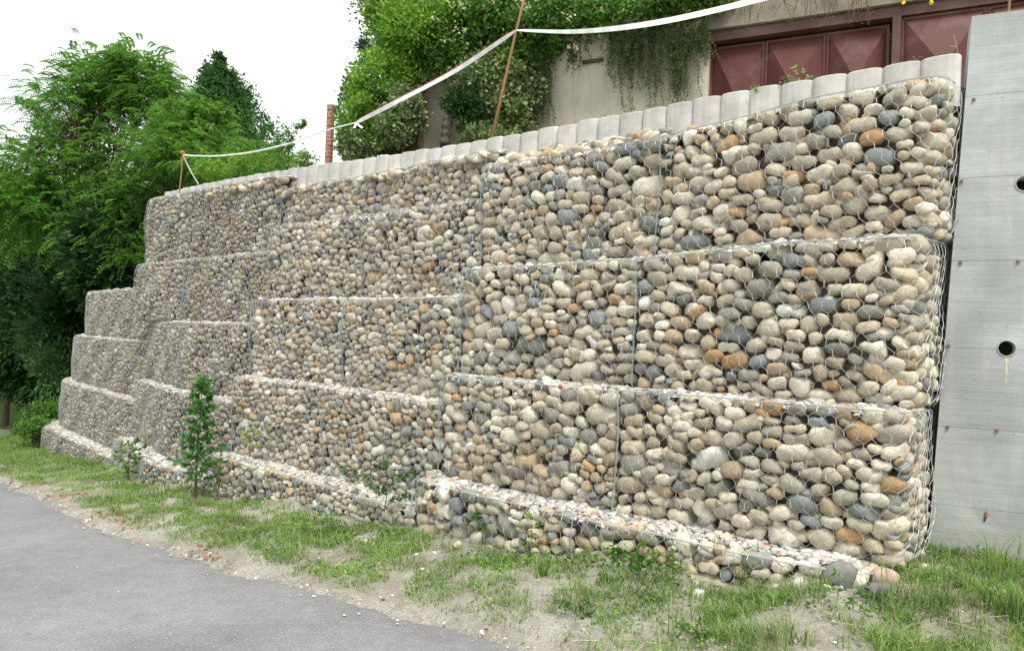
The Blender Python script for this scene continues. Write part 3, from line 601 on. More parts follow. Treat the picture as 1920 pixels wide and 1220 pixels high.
p = on_slab(1850, 958); mb = MB(); mb.tube([p + A3 * .003, p + A3 * .006 - UP * .03 + A2 * .004, p + A3 * .003 - UP * .07 + A2 * .012], [.008, .010, .003], 6); mb.build('rust_smear', RUST, cw, True)
p = on_slab(1885, 700); th_ = MB()
mb = MB(); V = []
for q in range(9):
    w_ = (.010 + .006 * math.sin(q * 1.9)) * (1 - q / 11); z_ = .055 + q * .022; V += [holes[0] + A3 * .0015 - UP * z_ + A2 * w_, holes[0] + A3 * .0015 - UP * z_ - A2 * w_]
i = np.arange(8) * 2; mb.add(V, np.stack([i, i + 1, i + 3, i + 2], -1)); mb.build('lime_stain', simple('lime_streak', (.60, .58, .36), .9, 0, .1, 60, .2), cw)
rb = on_slab(1892, 30) - A3 * .1; mb = MB(); mb.tube([rb - UP * .25, rb + UP * .5 + A2 * -.02], .009, 8)
tag(mb.build('steel_bar', RUST), 'rusty steel bar sticking up from the top of the concrete wall', 'bar')

# ------------------------------------------------------------------ scalloped edging blocks along the top
bl = [N[i] + ND[i] * (.72 if i < 2 else .80) for i in range(0, 7)]
bl[0] = bl[0] + unit(bl[0] - bl[1]) * .13; bl[5] = bl[4] * .5 + np.array([-6.65, 13.95]) * .5; bl[6] = np.array([-6.65, 13.95])
bp = Path(bl, 1); u_end = None
def ztop(a): return float(np.interp(a, [0, 2.3, 4.4, 6.4, 8.4, 10, 12], [3.37, 3.37, 3.40, 3.48, 3.56, 3.62, 3.66]))
BW = .245; a = BW / 2; nb = 0; arcs = []
while a < bp.L - .45:
    arcs.append(a); a += BW
for q, a in enumerate(arcs):
    p, t, n = bp.at(a); n = n if n @ np.array([.6, .8]) < 0 else -n; zt = ztop(a) + R.normal(0, .006); hgt = .36
    prof = [(-.1222, -.04), (-.1218, .0), (-.095, .026), (-.055, .038), (.0, .041), (.055, .038), (.095, .026), (.1218, .0), (.1222, -.04), (.10, -.09), (-.10, -.09)]
    rot = R.normal(0, .015); c_, s2 = math.cos(rot), math.sin(rot); base = np.array([p[0], p[1], zt - hgt]); lo, mi, hi = [], [], []
    for (x, o) in prof:
        x, o = x * c_ - o * s2, x * s2 + o * c_; v = t * x + n * o; lo.append([*v, 0]); mi.append([*v, hgt - .008]); hi.append([*(v * .93), hgt])
    k = len(prof); V = np.array(lo + mi + hi); j = np.arange(k)
    Q = np.concatenate([np.stack([j, (j + 1) % k, (j + 1) % k + k, j + k], -1), np.stack([j + k, (j + 1) % k + k, (j + 1) % k + 2 * k, j + 2 * k], -1)])
    o_ = mesh('edging_block', V, [Q, (j + 2 * k)[None]], BLOCK, None, False, loc=[float(z) for z in base])
    tag(o_, f'pale scalloped concrete edging block, {ordinal(q + 1)} along the row from the concrete wall', 'edging block', 'scalloped edging blocks along the top of the wall')
# loose cobbles tipped between the top gabions and the blocks
P = []; 
for _ in range(330):
    i = R.choice([0, 1, 2, 3, 4, 5], p=[.02, .46, .22, .14, .10, .06]); f = R.random(); o = R.uniform(.50, .68)
    q = N[i] * (1 - f) + N[i + 1] * f + (ND[i] * (1 - f) + ND[i + 1] * f) * o; aa = (i + f)
    zb = {0: 3.0, 1: 3.02}.get(i, 3.16 if i < 4 else 3.36); P.append([q[0], q[1], zb - .01 + (o - .5) * .7 * (1 if i < 2 else .3) + R.uniform(-.03, .01)])
V, F = pebbles(np.array(P), R.uniform(.03, .075, len(P)), R, .75)
tag(mesh('loose_cobbles', V, F, STONE, None, True), 'loose cobbles tipped behind the top baskets below the edging blocks', 'cobbles', kind='stuff')

# ------------------------------------------------------------------ foliage builders
def leaves(P, D, size, wid=.45, r=R, droop=.0, fold=.15):
    """diamond leaves at P pointing along D"""
    n = len(P); D = unit(D); s = np.broadcast_to(size, (n,))[:, None] * r.uniform(.7, 1.3, (n, 1)); side = unit(np.cross(D, unit(r.normal(0, 1, (n, 3)) + np.array([0, 0, .8])))); up = np.cross(side, D)
    tip = P + D * s; tip[:, 2] -= droop * s[:, 0]
    m = P + D * s * .45 + up * s * fold * .5
    V = np.stack([P, m + side * s * wid * .5 - up * s * fold, tip, m - side * s * wid * .5 - up * s * fold], 1); V[:, 1, 2] -= 0
    return V.reshape(-1, 3), (np.arange(n)[:, None] * 4 + np.arange(4)).astype(int)
def clump_points(blobs, n, r, clumps=40, cs=.16, shell=.75):
    """points in uneven clumps through ellipsoids: blobs = (centre, radii)"""
    vol = np.array([np.prod(b[1]) ** .42 for b in blobs]); pick = r.choice(len(blobs), clumps * len(blobs), p=vol / vol.sum())
    cen = np.array([b[0] for b in blobs])[pick]; rad_ = np.array([b[1] for b in blobs])[pick]
    d = unit(r.normal(0, 1, (len(pick), 3))); rr_ = np.where(r.random(len(pick)) < shell, r.uniform(.72, 1.03, len(pick)), r.uniform(.2, .8, len(pick)))
    cc = cen + d * rad_ * rr_[:, None]; k = r.integers(0, len(pick), n); sz = (rad_.mean(1) * cs)[:, None] * r.uniform(.5, 1.5, (len(pick), 1))
    off = r.normal(0, 1, (n, 3)) * sz[k]; return cc[k] + off, unit(d[k] * .8 + unit(off) * .9 + r.normal(0, .35, (n, 3))), cc
def bl_(u, v, Y, ru, rv, ry=None):
    """ellipsoid standing at a pixel, radii given in pixels"""
    c = at(u, v, Y); return (c, np.array([ru * Y / FPX, ry if ry else ru * Y / FPX, rv * Y / FPX]))
def plant(name, blobs, n, size, mat, label, cat, group=None, base=None, trunk=None, clumps=40, cs=.16, wid=.45, shell=.75, upb=0., seed=1, extra=None, partname='foliage', rough=0.):
    r = np.random.default_rng(seed); b0 = base if base is not None else blobs[0][0] - np.array([0, 0, blobs[0][1][2]])
    e = empty(name, b0, label, cat, group); P, D, cc = clump_points(blobs, n, r, clumps, cs, shell); D = unit(D + np.array([0, 0, upb]) + r.normal(0, 1, D.shape) * rough)
    V, Q = leaves(P, D, size, wid, r); mb = MB(); mb.add(V, Q); mb.build(partname, mat, e)
    mb = MB(); cen = np.mean([b[0] for b in blobs], 0)
    if trunk:
        top = cen; pts = [np.array(b0) - UP * .1, (np.array(b0) * .6 + top * .4) + r.normal(0, .08, 3), top]; mb.tube(pts, [trunk, trunk * .75, trunk * .35], 8)
        for c in cc[r.permutation(len(cc))[:min(60, len(cc))]]:
            st = pts[1] * (1 - (f := r.uniform(.1, 1))) + top * f; md = (st + c) / 2 + r.normal(0, .12, 3) + UP * .1; mb.tube([st, md, c], [trunk * .3, trunk * .16, trunk * .05], 5, False)
    else:
        for c in [c_ for c_ in cc[r.permutation(len(cc))] if np.linalg.norm(c_ - np.array(b0)) < 1.1][:40]:
            st = np.array(b0) + r.normal(0, .05, 3); mb.tube([st, (st + c) / 2 + r.normal(0, .08, 3), c], [.014, .009, .004], 4, False)
    if mb.n: mb.build('trunk' if trunk else 'stem', BARK if trunk else TWIG, e)
    return e
def frond_tree(name, blobs, nf, mat, label, base, trunk, seed, flen=.40, clumps=40, group=None, cs=.2, shell=.8):
    """locust-like tree: pinnate fronds of paired leaflets at the ends of twigs"""
    r = np.random.default_rng(seed); e = empty(name, base, label, 'tree', group); P, D, cc = clump_points(blobs, nf, r, clumps, cs, shell)
    D = unit(D * np.array([1, 1, .55]) + np.array([.12, 0, .10])); k = 8; n = len(P); ln = flen * r.uniform(.6, 1.25, n)
    side = unit(np.cross(D, UP + r.normal(0, .35, (n, 3)))); up = np.cross(side, D); VV = []
    for j in range(k):
        f = (j + .6) / k; base_ = P + D * (ln * f)[:, None]; base_[:, 2] -= ln * f * f * .55
        lw = (ln * .26 * (1 - .55 * abs(f - .4)))[:, None]
        for s in (-1, 1):
            tip = base_ + side * lw * s + D * lw * .35; tip[:, 2] -= lw[:, 0] * .25; h = D * (ln / k * .42)[:, None]
            VV.append(np.stack([base_, (base_ + tip) / 2 + h, tip, (base_ + tip) / 2 - h], 1))
    V = np.concatenate(VV).reshape(-1, 3); mb = MB(); mb.add(V, np.arange(len(V)).reshape(-1, 4)); mb.build('crown', mat, e)
    mb = MB(); cen = np.mean([b[0] for b in blobs], 0); top = cen + np.array([0, 0, blobs[0][1][2] * .5]); b0 = np.array(base, float)
    pts = [b0 - UP * .3, b0 * .65 + top * .35 + r.normal(0, .15, 3), b0 * .3 + top * .7 + r.normal(0, .2, 3), top]; mb.tube(pts, [trunk, trunk * .8, trunk * .5, trunk * .15], 9)
    for c in cc[r.permutation(len(cc))[:130]]:
        f = r.uniform(.45, 1); st = np.array([np.interp(f * 3, range(4), [p_[a_] for p_ in pts]) for a_ in range(3)]); md = st * .45 + c * .55 + r.normal(0, .2, 3) + UP * .25; mb.tube([st, md, c], [trunk * .2, trunk * .1, .006], 5, False)
    mb.build('trunk', BARK, e); return e

# ------------------------------------------------------------------ trees on the left
gz = lambda x, y: float(ground_z(np.array([x]), np.array([y]))[0])
def hit(u, v):
    a_, b_ = 1.5, 40.
    for _ in range(40):
        m = (a_ + b_) / 2; p = at(u, v, m)
        if p[2] > gz(p[0], p[1]): a_ = m
        else: b_ = m
    return at(u, v, a_)
def gb(u, Y, dz=0): p = at(u, 600, Y); return np.array([p[0], p[1], gz(p[0], p[1]) + dz])
frond_tree('locust_tree', [bl_(205, 300, 21, 120, 120, 1.7), bl_(130, 200, 21, 55, 55, .9), bl_(190, 165, 21, 70, 55, 1), bl_(262, 150, 20.5, 60, 45, .9), bl_(300, 175, 20.5, 40, 35, .8), bl_(90, 330, 20.5, 85, 70, 1.2), bl_(45, 395, 20, 75, 55, 1), bl_(25, 350, 20, 50, 30, .7), bl_(200, 420, 20, 90, 70, 1.2), bl_(235, 130, 20.5, 25, 30, .4), bl_(40, 203, 21, 22, 12, .3)],
    8200, LF_ACACIA, 'tall feathery bright green locust tree at the far left of the wall', gb(240, 21.5), .16, 3)
frond_tree('locust_tree', [bl_(385, 292, 19.5, 75, 38, 1.2), bl_(340, 225, 19.5, 45, 30, .7), bl_(425, 285, 19.3, 35, 18, .6), bl_(395, 215, 19.5, 26, 12, .3), bl_(310, 300, 19, 70, 60, 1), bl_(430, 312, 18.5, 85, 22, .9), bl_(490, 305, 18.3, 40, 18, .7), bl_(250, 400, 18.8, 40, 90, .7)],
    4600, LF_ACACIA, 'lower feathery green locust tree behind the long end of the wall', np.array([*at(400, 300, 19.8)[:2], 3.1]), .11, 5, .36)
# dark conifer shape clad in ivy
r_ = np.random.default_rng(12); cone = []
for v, wd_ in ((104, 4), (116, 12), (130, 22), (145, 30), (158, 40), (170, 48), (190, 58), (212, 68), (240, 86), (268, 104), (300, 118), (335, 126)): cone.append(bl_(410 + (v - 112) * .12, v, 25, wd_, 12 if v < 160 else 18, wd_ * 25 / FPX))
plant('conifer_tree', cone, 30000, .13, LF_CONIFER, 'dark pointed conical evergreen tree rising behind the locust trees', 'tree', base=np.array([*at(425, 300, 25)[:2], 3.0]), trunk=.18, clumps=26, cs=.17, seed=8, upb=-.2, rough=.6, shell=.95, partname='crown')
WL = ['dark bushy tree at the left edge behind the locust', 'dark leafy tree close behind the stepped gabion end', 'dense dark tree over the bend of the road', 'tall dark tree filling the gap under the locust crown', 'shaded dark tree right above the curved gabions', 'dark tree outside the left edge across the road', 'farthest dark tree across the road', 'dark tree directly past the bend of the road']
for q, (u, v, Y, ru, rv) in enumerate([(20, 500, 28, 130, 150), (195, 530, 23, 85, 130), (95, 590, 26, 100, 130), (150, 440, 27, 130, 110), (222, 470, 19.6, 50, 85), (-190, 470, 30, 150, 170), (-420, 480, 33, 150, 180), (-80, 520, 33, 150, 170)]):
    plant('dark_tree', [bl_(u, v, Y, ru, rv, 1.6), bl_(u, v + rv * .8, Y, ru * .9, rv * .4, 1.2), bl_(u - ru * .5, v + rv * .5, Y - .6, ru * .6, rv * .5, 1.2), bl_(u + ru * .45, v + rv * .45, Y - .5, ru * .55, rv * .55, 1.1)], 19000, .22, LF_DARK, WL[q], 'tree', 'dark trees in the wood behind the wall end', base=gb(u, Y), trunk=.13, clumps=45, cs=.2, seed=40 + q, partname='crown')
frond_tree('locust_sapling', [bl_(200, 440, 18.5, 35, 28, .5), bl_(240, 470, 18.2, 28, 35, .4), bl_(215, 425, 18.3, 22, 15, .3)], 260, LF_ACACIA, 'light green low locust branches hanging before the dark wood', gb(215, 19.2), .05, 21, .34, 14)
plant('shrub', [bl_(105, 690, 21, 40, 55, .8), bl_(80, 640, 22, 45, 45, .8)], 6000, .12, LF_HANG, 'olive green shrub beside the curved end of the gabions', 'shrub', 'shrubs at the wood edge', base=gb(105, 21), clumps=50, seed=51)
plant('shrub', [bl_(85, 772, 18, 26, 16, .6), bl_(60, 800, 17, 26, 12, .5)], 4200, .075, LF_MID, 'bright green leafy weeds at the foot of the curved gabion end', 'shrub', 'shrubs at the wood edge', base=gb(78, 18), clumps=50, seed=52)
plant('shrub', [bl_(30, 650, 26, 70, 45, 1), bl_(0, 690, 25.5, 50, 25, 1)], 6500, .16, LF_MID, 'green undergrowth beyond the bend of the road', 'shrub', 'shrubs at the wood edge', base=gb(30, 26), clumps=50, seed=53)
plant('shrub', [bl_(535, 275, 15.5, 14, 22, .25), bl_(545, 245, 15.5, 10, 14, .2), bl_(515, 300, 15.2, 22, 16, .3), bl_(565, 232, 15.6, 7, 4, .1)], 1500, .06, LF_MID, 'thin leafy shrub on the terrace left of the brick pillar', 'shrub', base=np.array([*at(530, 300, 15.5)[:2], 3.1]), clumps=16, seed=54)
plant('shrub', [bl_(470, 305, 14.5, 40, 16, .4), bl_(400, 318, 14.5, 30, 10, .4), bl_(570, 300, 15, 20, 8, .3)], 3600, .06, LF_BRIGHT, 'low yellow green shrubbery just above the edging blocks', 'shrub', base=np.array([*at(470, 320, 14.5)[:2], 3.1]), clumps=30, seed=55)

# ------------------------------------------------------------------ garage building on the terrace
GE = -E1; GN = E3                                       # GE to the right along the facade, GN out toward the camera
o0 = at(1326, 190, 11.)[:2]
def fp(u, v, out=0.):
    """point on the facade plane (moved out) behind this pixel"""
    d = at(u, v, 2.) - at(u, v, 1.); o = at(u, v, 1.) - d; n3 = np.array([*GN, 0]); t = ((np.array([*(o0 + GN * out), 0]) - o) @ n3) / (d @ n3); return o + d * t
G3 = np.array([*GE, 0]); GN3 = np.array([*GN, 0])
gar = empty('garage', (o0[0], o0[1], 3.2), 'cream plastered garage with oxide red folding doors behind the wall', 'garage')
def lpos(P): return float((P[:2] - o0) @ GE)
zt = (fp(1335, 84)[2] + fp(1665, 36)[2]) / 2; z0 = 2.6; ztop_ = 7.6
lL, lR = lpos(fp(770, 280)), lpos(fp(1326, 190)); dR = lpos(fp(1668, 60))
def fbox(mb, l0, l1, za, zb, oa, ob):
    c = np.array([*(o0 + GE * (l0 + l1) / 2 + GN * (oa + ob) / 2), (za + zb) / 2]); mb.box(c, [G3, GN3, UP], ((l1 - l0) / 2, abs(ob - oa) / 2, (zb - za) / 2))
mb = MB(); fbox(mb, lL, lR, z0, ztop_, -4, 0); fbox(mb, lR + .002, lR + 7, zt + .16, ztop_, -4, -.02); fbox(mb, lR + .002, lR + 7, z0, zt + .158, -4, -.5); mb.build('wall', PLASTER, gar)
mb = MB(); fbox(mb, lR - .05, lR + 7, zt + .17, zt + .52, -.018, .10); mb.build('lintel', LINTELM, gar)
mb = MB(); fbox(mb, lL - .3, lR + 7.3, ztop_ + .003, ztop_ + .2, -4.3, .5); mb.build('roof', LINTELM, gar)
df = MB(); fbox(df, lR + .003, lR + 7, zt + .02, zt + .155, -.45, .03); df.build('door_frame', DOORF, gar)
edges = [lpos(fp(u, 150, -.12)) for u in (1331, 1433, 1547, 1666)]; pw = edges[1] - edges[0]
def leaf(l0, l1, out, top):
    dm = MB(); fr = .035; m = (l0 + l1) / 2; PHH = 1.45
    fbox(dm, l0, l0 + fr, z0, top, out - .04, out + .012); fbox(dm, l1 - fr, l1, z0, top, out - .04, out + .012); fbox(dm, l0 + fr, l1 - fr, top - fr, top, out - .04, out + .012)
    zc = top - fr
    for row in range(2):
        za, zb = zc - PHH * (row + 1), zc - PHH * row; P_ = [(l0 + fr, za), (l1 - fr, za), (l1 - fr, zb), (l0 + fr, zb), (m, (za + zb) / 2)]
        V = [np.array([*(o0 + GE * l + GN * (out + (.23 if q_ == 4 else 0))), z]) for q_, (l, z) in enumerate(P_)]; dm.add(V, None, [[0, 1, 4], [1, 2, 4], [2, 3, 4], [3, 0, 4]])
    o_ = dm.build('door_leaf', DOOR, gar)
for a_, b_ in zip(edges[:-1], edges[1:]): leaf(a_ + .004, b_ - .004, -.12, zt - .02)
post = lpos(fp(1672, 100, .0)); mb = MB(); fbox(mb, post - .0, post + .10, z0, zt + .018, -.2, .04); mb.build('door_post', DOORF, gar)
leaf(post + .104, post + .104 + pw * 1.25, -.03, zt + .01); leaf(post + .11 + pw * 1.25, post + .11 + pw * 2.5, -.03, zt + .01)
for (u, v) in ((1695, 6), (1746, 6)):
    p = fp(u, v, .13); mb = MB(); V, F = pebbles(np.array([p, p + UP * .03]), np.array([.026, .02]), R, 1.); mb.add(V, None, F); mb.build('yellow_hook', YELLOW, gar, True)
p = fp(1092, 118, .03); q2 = fp(1130, 112, .03); mb = MB(); mb.box((p + q2) / 2, [unit(q2 - p), GN3, UP], (np.linalg.norm(q2 - p) / 2, .03, .022)); mb.build('bracket', TWIG, gar)
# cloth bundle beside the wall
c0 = at(834, 282, 12.6); e = empty('furled_parasol', (c0[0], c0[1], c0[2] - .1), 'furled grey brown cloth parasol standing against the plaster wall', 'parasol')
mb = MB(); zz = np.linspace(0, .66, 30); mb.tube([np.array([c0[0] + .02 * math.sin(z * 4), c0[1], c0[2] + .1 + z]) for z in zz], [.085 * (1 - .55 * max(0, z - .35) / .31) * (1 + .16 * math.sin(z * 46)) for z in zz], 12); mb.build('canopy', CLOTH, e, True)
mb = MB(); mb.tube([c0 - UP * .1, c0 + UP * .13], [.09, .075], 10); mb.build('base', DARKHOLE, e); mb = MB(); mb.tube([c0, c0 + UP * .8], .014, 6); mb.build('pole', PIPE, e)

# plants on and above the garage
VG = 'climbers and shrubs covering the garage'
plant('climbing_plant', [bl_(720, 150, 12.6, 62, 50, .6), bl_(775, 70, 12.7, 70, 50, .7), bl_(670, 215, 12.4, 35, 45, .5), bl_(660, 262, 12.2, 22, 35, .4), bl_(850, 30, 12.8, 80, 50, .7), bl_(740, 30, 13.2, 50, 40, .7), bl_(700, 250, 12.3, 25, 30, .3)], 30000, .07, LF_BRIGHT,
      'bright yellow green climber cascading down the left end of the garage', 'climber', VG, base=np.array([*at(700, 290, 12.6)[:2], 3.2]), clumps=70, cs=.14, seed=61, upb=.25, rough=.5, wid=.6)
plant('climbing_plant', [bl_(960, 25, 12.2, 110, 48, .6), bl_(1090, 20, 11.7, 110, 40, .6), bl_(1210, 10, 11.2, 100, 36, .5), bl_(900, 75, 12.4, 70, 50, .5), bl_(1010, 85, 12.1, 55, 38, .4), bl_(1310, 0, 10.8, 70, 20, .4), bl_(960, 120, 12.2, 55, 40, .4), bl_(860, 110, 12.5, 55, 35, .4), bl_(830, 75, 12.6, 45, 40, .4)], 42000, .07, LF_MID,
      'mid green overhanging climber with pale blossoms above the plaster wall', 'climber', VG, base=np.array([*at(960, 270, 12.9)[:2], 3.2]), clumps=60, cs=.13, seed=62, upb=.1, rough=.6, wid=.6)
e = plant('variegated_shrub', [bl_(905, 155, 12.0, 52, 46, .5), bl_(892, 215, 11.8, 38, 46, .4), bl_(955, 215, 11.7, 40, 55, .4), bl_(985, 160, 11.9, 35, 45, .35), bl_(930, 262, 11.4, 60, 20, .35)], 15000, .065, LF_VAR,
      'large cream and green variegated shrub behind the leaning stick', 'shrub', VG, base=np.array([*at(900, 285, 11.9)[:2], 3.2]), clumps=60, cs=.15, seed=63, rough=.9, wid=.75)
plant('variegated_shrub', [bl_(762, 205, 11.9, 32, 38, .4), bl_(735, 235, 11.8, 26, 35, .4), bl_(665, 275, 12, 28, 24, .4), bl_(780, 215, 11.9, 12, 22, .2)], 7500, .062, LF_VAR,
      'smaller cream and green variegated shrub below the tape left of the plaster wall', 'shrub', VG, base=np.array([*at(750, 290, 11.9)[:2], 3.2]), clumps=50, cs=.17, seed=64, rough=.9, wid=.75)
plant('ivy_clump', [bl_(862, 190, 11.5, 30, 28, .25), bl_(885, 205, 11.5, 20, 20, .2)], 3200, .06, LF_DARK, 'dark green ivy clump in the middle of the variegated shrub', 'ivy', VG, base=np.array([*at(860, 285, 11.6)[:2], 3.2]), clumps=40, seed=65)
plant('background_tree', [bl_(735, 40, 16, 55, 75, 1), bl_(715, 90, 16, 35, 40, .7), bl_(780, 10, 16, 60, 40, 1)], 7500, .09, LF_BLUE, 'sparse blue green tree behind the top of the climber', 'tree', base=np.array([*at(745, 280, 16)[:2], 3.2]), trunk=.07, clumps=30, cs=.16, seed=66, partname='crown')
plant('background_tree', [bl_(660, 165, 15.5, 16, 40, .3), bl_(678, 190, 15.5, 24, 32, .4), bl_(645, 205, 15.5, 12, 20, .2)], 1500, .075, LF_BLUE, 'thin wispy blue green sapling right of the brick pillar', 'tree', base=np.array([*at(670, 290, 15.5)[:2], 3.2]), trunk=.025, clumps=14, cs=.16, seed=67, partname='crown')
# trailing strands: stems with small leaves hanging over the plaster
def trailing(name, spans, nst, label, seed, mat=LF_HANG, lsz=.03, dens=34, Y=None):
    r = np.random.default_rng(seed); P = []; D = []; mbs = MB(); first = None
    for s in range(nst):
        u0, u1, v0, v1 = spans[r.integers(len(spans))]; u = r.uniform(u0, u1); vt = v0 + r.normal(0, 8); vb = v0 + (v1 - v0) * r.uniform(.3, 1.)
        out = r.uniform(.05, .32); a_ = fp(u, vt, out); b_ = fp(u + r.normal(0, 10), vb, out + .05); m = max(6, int(np.linalg.norm(b_ - a_) * dens)); f = np.linspace(0, 1, m)[:, None]
        line = a_ * (1 - f) + b_ * f + np.cumsum(r.normal(0, .008, (m, 3)), 0) * np.array([1, 1, .3]); mbs.tube(line, .0035, 3, False)
        k = r.integers(0, m, m * 3); P.append(line[k] + r.normal(0, .022, (len(k), 3))); D.append(unit(r.normal(0, 1, (len(k), 3)) + np.array([0, -.3, -.6]))); first = a_ if first is None else first
    e = empty(name, first, label, 'climber', VG); V, Q = leaves(np.concatenate(P), np.concatenate(D), lsz, .6, r); mb = MB(); mb.add(V, Q); mb.build('foliage', mat, e); mbs.build('stem', TWIG, e)
trailing('trailing_plant', [(1140, 1325, 40, 130), (1165, 1240, 60, 215), (1255, 1300, 90, 185), (1140, 1200, 60, 170), (1235, 1290, 60, 200), (1290, 1325, 60, 110)], 210, 'dark small-leaved trailing plant hanging over the plaster left of the doors', 71)
trailing('trailing_plant', [(990, 1030, 120, 255), (960, 1030, 90, 200)], 130, 'thin grey green curtain of stems between shrub and bare plaster', 72, LF_HANG, .024)
trailing('trailing_plant', [(1060, 1075, 90, 150), (1085, 1100, 60, 125)], 14, 'single straggling ivy runner on the bare plaster', 73, LF_DARK, .035)
trailing('trailing_plant', [(1350, 1640, -10, 45)], 60, 'dry brown runners hanging over the stained lintel', 74, LF_STRAW, .012, 20)
# thatch of dead stems
r = np.random.default_rng(80); e = empty('dead_stem_thicket', at(790, 285, 12.7), 'thicket of bare dead brown stems under the bright climber', 'thicket', VG); mb = MB()
for _ in range(1500):
    u = r.uniform(690, 796); top = 285 - (u - 680) * 1.25 + r.normal(0, 14); a_ = at(u, max(top, 95), 12.9 + r.uniform(-.3, .2)); b_ = at(u - r.uniform(0, 60) * 1., min(290, top + r.uniform(60, 190)), 12.8 + r.uniform(-.4, .1)); mb.tube([a_, (a_ + b_) / 2 + r.normal(0, .06, 3), b_], .006, 3, False)
mb.build('stem', TWIG, e); q = at(765, 200, 13.3); mb = MB(); V, F = pebbles(np.array([at(770, 190, 13.4), at(735, 240, 13.3), at(780, 150, 13.5), at(700, 270, 13.2)]), np.array([.32, .3, .3, .2]), r, 1.); mb.add(V, None, F); mb.build('stem_mass', TWIG, e, True)
# blossoms in the climber
P, D, _ = clump_points([bl_(960, 30, 12.0, 100, 45, .7), bl_(1080, 15, 11.5, 100, 35, .7), bl_(870, 50, 12.3, 60, 45, .6), bl_(1075, 90, 11.6, 12, 10, .1)], 700, r, 14, .05, 1.); V, Q = leaves(P + np.array([0, -.1, 0]), D, .04, .8, r)
tag(mesh('blossom', V, Q, LF_FLOWER), 'scattered cream blossoms in the overhanging climber', 'blossom', kind='stuff')

# ------------------------------------------------------------------ brick pillar, sticks, tape
bpz = at(616, 197, 14.5); bb = at(613, 310, 14.5); e = empty('brick_pillar', (bb[0], bb[1], 3.15), 'slim red brick pillar standing against the sky', 'pillar')
mb = MB(); ax = [unit([1, -.35, 0]), unit([.35, 1, 0]), UP]; c = np.array([bb[0] + .03, bb[1], (3.15 + bpz[2]) / 2]); mb.box(c, ax, (.055, .05, (bpz[2] - 3.15) / 2)); mb.build('shaft', BRICK, e)
mb = MB(); mb.tube([bpz + np.array([.05, -.02, -.16]), bpz + np.array([.11, -.02, -.15])], .014, 6); mb.build('iron_stub', RUST, e)
s0, s1, s2 = at(917, 262, 8.1), at(968, 57, 8.05), at(990, -30, 8.0)
mb = MB(); mb.tube([s0 - UP * .15, s0 * .5 + s1 * .5 + np.array([.012, 0, 0]), s1, s2], [.017, .016, .014, .012], 8)
tag(mb.build('wooden_stick', RUST, None, True), 'thin brown leaning stick carrying the white tape above the blocks', 'stick')
k0, k1 = at(337, 345, 11.9), at(342, 290, 11.9); mb = MB(); e = empty('post', k0, 'short thin post with an orange cap at the left end of the tape', 'post')
mb.tube([k0 - UP * .15, (k0 + k1) / 2 + np.array([.01, 0, 0]), k1], .012, 7); mb.build('shaft', RUST, e); mb = MB(); V, F = pebbles(np.array([k1 + UP * .03]), np.array([.045]), R, .8); mb.add(V, None, F); mb.build('cap', ORANGE, e, True)
def ribbon(pts, widths, twist, mat, mb=None):
    P = np.array(pts); m = len(P); t = unit(np.gradient(P, axis=0)); side = unit(np.cross(t, [0, 1, 0])); out = np.cross(t, side)
    wv = np.asarray(widths)[:, None] / 2; a_ = np.asarray(twist)[:, None]; d = side * np.cos(a_) + out * np.sin(a_); V = np.concatenate([P + d * wv, P - d * wv]); i = np.arange(m - 1)
    mb = mb or MB(); mb.add(V, np.stack([i, i + 1, i + 1 + m, i + m], -1)); return mb
def curve(keys, n):
    K = np.array(keys, float); f = np.linspace(0, len(K) - 1, n); i = np.clip(f.astype(int), 0, len(K) - 2); u = (f - i)[:, None]
    Km = np.concatenate([[2 * K[0] - K[1]], K, [2 * K[-1] - K[-2]]]); a_, b_, c_, d_ = Km[i], Km[i + 1], Km[i + 2], Km[i + 3]
    return .5 * (2 * b_ + (c_ - a_) * u + (2 * a_ - 5 * b_ + 4 * c_ - d_) * u ** 2 + (3 * b_ - a_ - 3 * c_ + d_) * u ** 3)
te = empty('barrier_tape', at(968, 57, 8.03), 'long white plastic barrier tape strung from stick to stick above the wall', 'tape')
c1 = curve([at(344, 291, 11.88), at(400, 293, 11.2), at(470, 286, 10.9), at(541, 270, 10.7)], 50); c1b = curve([at(541, 270, 10.7), at(612, 245, 10.4), at(668, 230, 10.2)], 30)
mb = MB(); mb.tube(c1, .012, 5); mb.tube(c1b, .009, 5); mb.build('twisted_section', TAPE, te)
c2 = curve([at(668, 230, 10.2), at(740, 193, 9.6), at(850, 135, 8.8), at(967, 58, 8.03)], 60); n2 = len(c2); wd_ = np.interp(np.linspace(0, 1, n2), [0, .05, .5, .95, 1], [.02, .05, .06, .042, .018]); tw_ = .25 * np.sin(np.linspace(0, 9, n2))
ribbon(c2, wd_, tw_, TAPE).build('band', TAPE, te); ribbon(c2 + np.array([0, .004, .008 + 0]) + np.array([0, 0, 1.]) * (wd_[:, None] / 2), wd_ * 0 + .010, tw_, TAPE_RED).build('red_edge', TAPE_RED, te)
c3 = curve([at(968, 57, 8.03), at(1090, 59, 7.5), at(1240, 41, 7.0), at(1430, -3, 6.4), at(1560, -45, 6.0)], 70); n3_ = len(c3); wd3 = np.interp(np.linspace(0, 1, n3_), [0, .05, .3, .6, 1], [.015, .03, .045, .065, .07]); tw3 = .3 * np.sin(np.linspace(0, 7, n3_))
ribbon(c3, wd3, tw3, TAPE).build('band', TAPE, te)
c4 = curve([at(668, 230, 10.2), at(666, 236, 10.15), at(664, 240, 10.1)], 8); mb = ribbon(c4, np.full(8, .03), np.zeros(8), TAPE); c5 = curve([at(668, 230, 10.2), at(674, 236, 10.15), at(680, 240, 10.1)], 8); ribbon(c5, np.full(8, .025), np.zeros(8), TAPE, mb); mb.build('loose_end', TAPE, te)
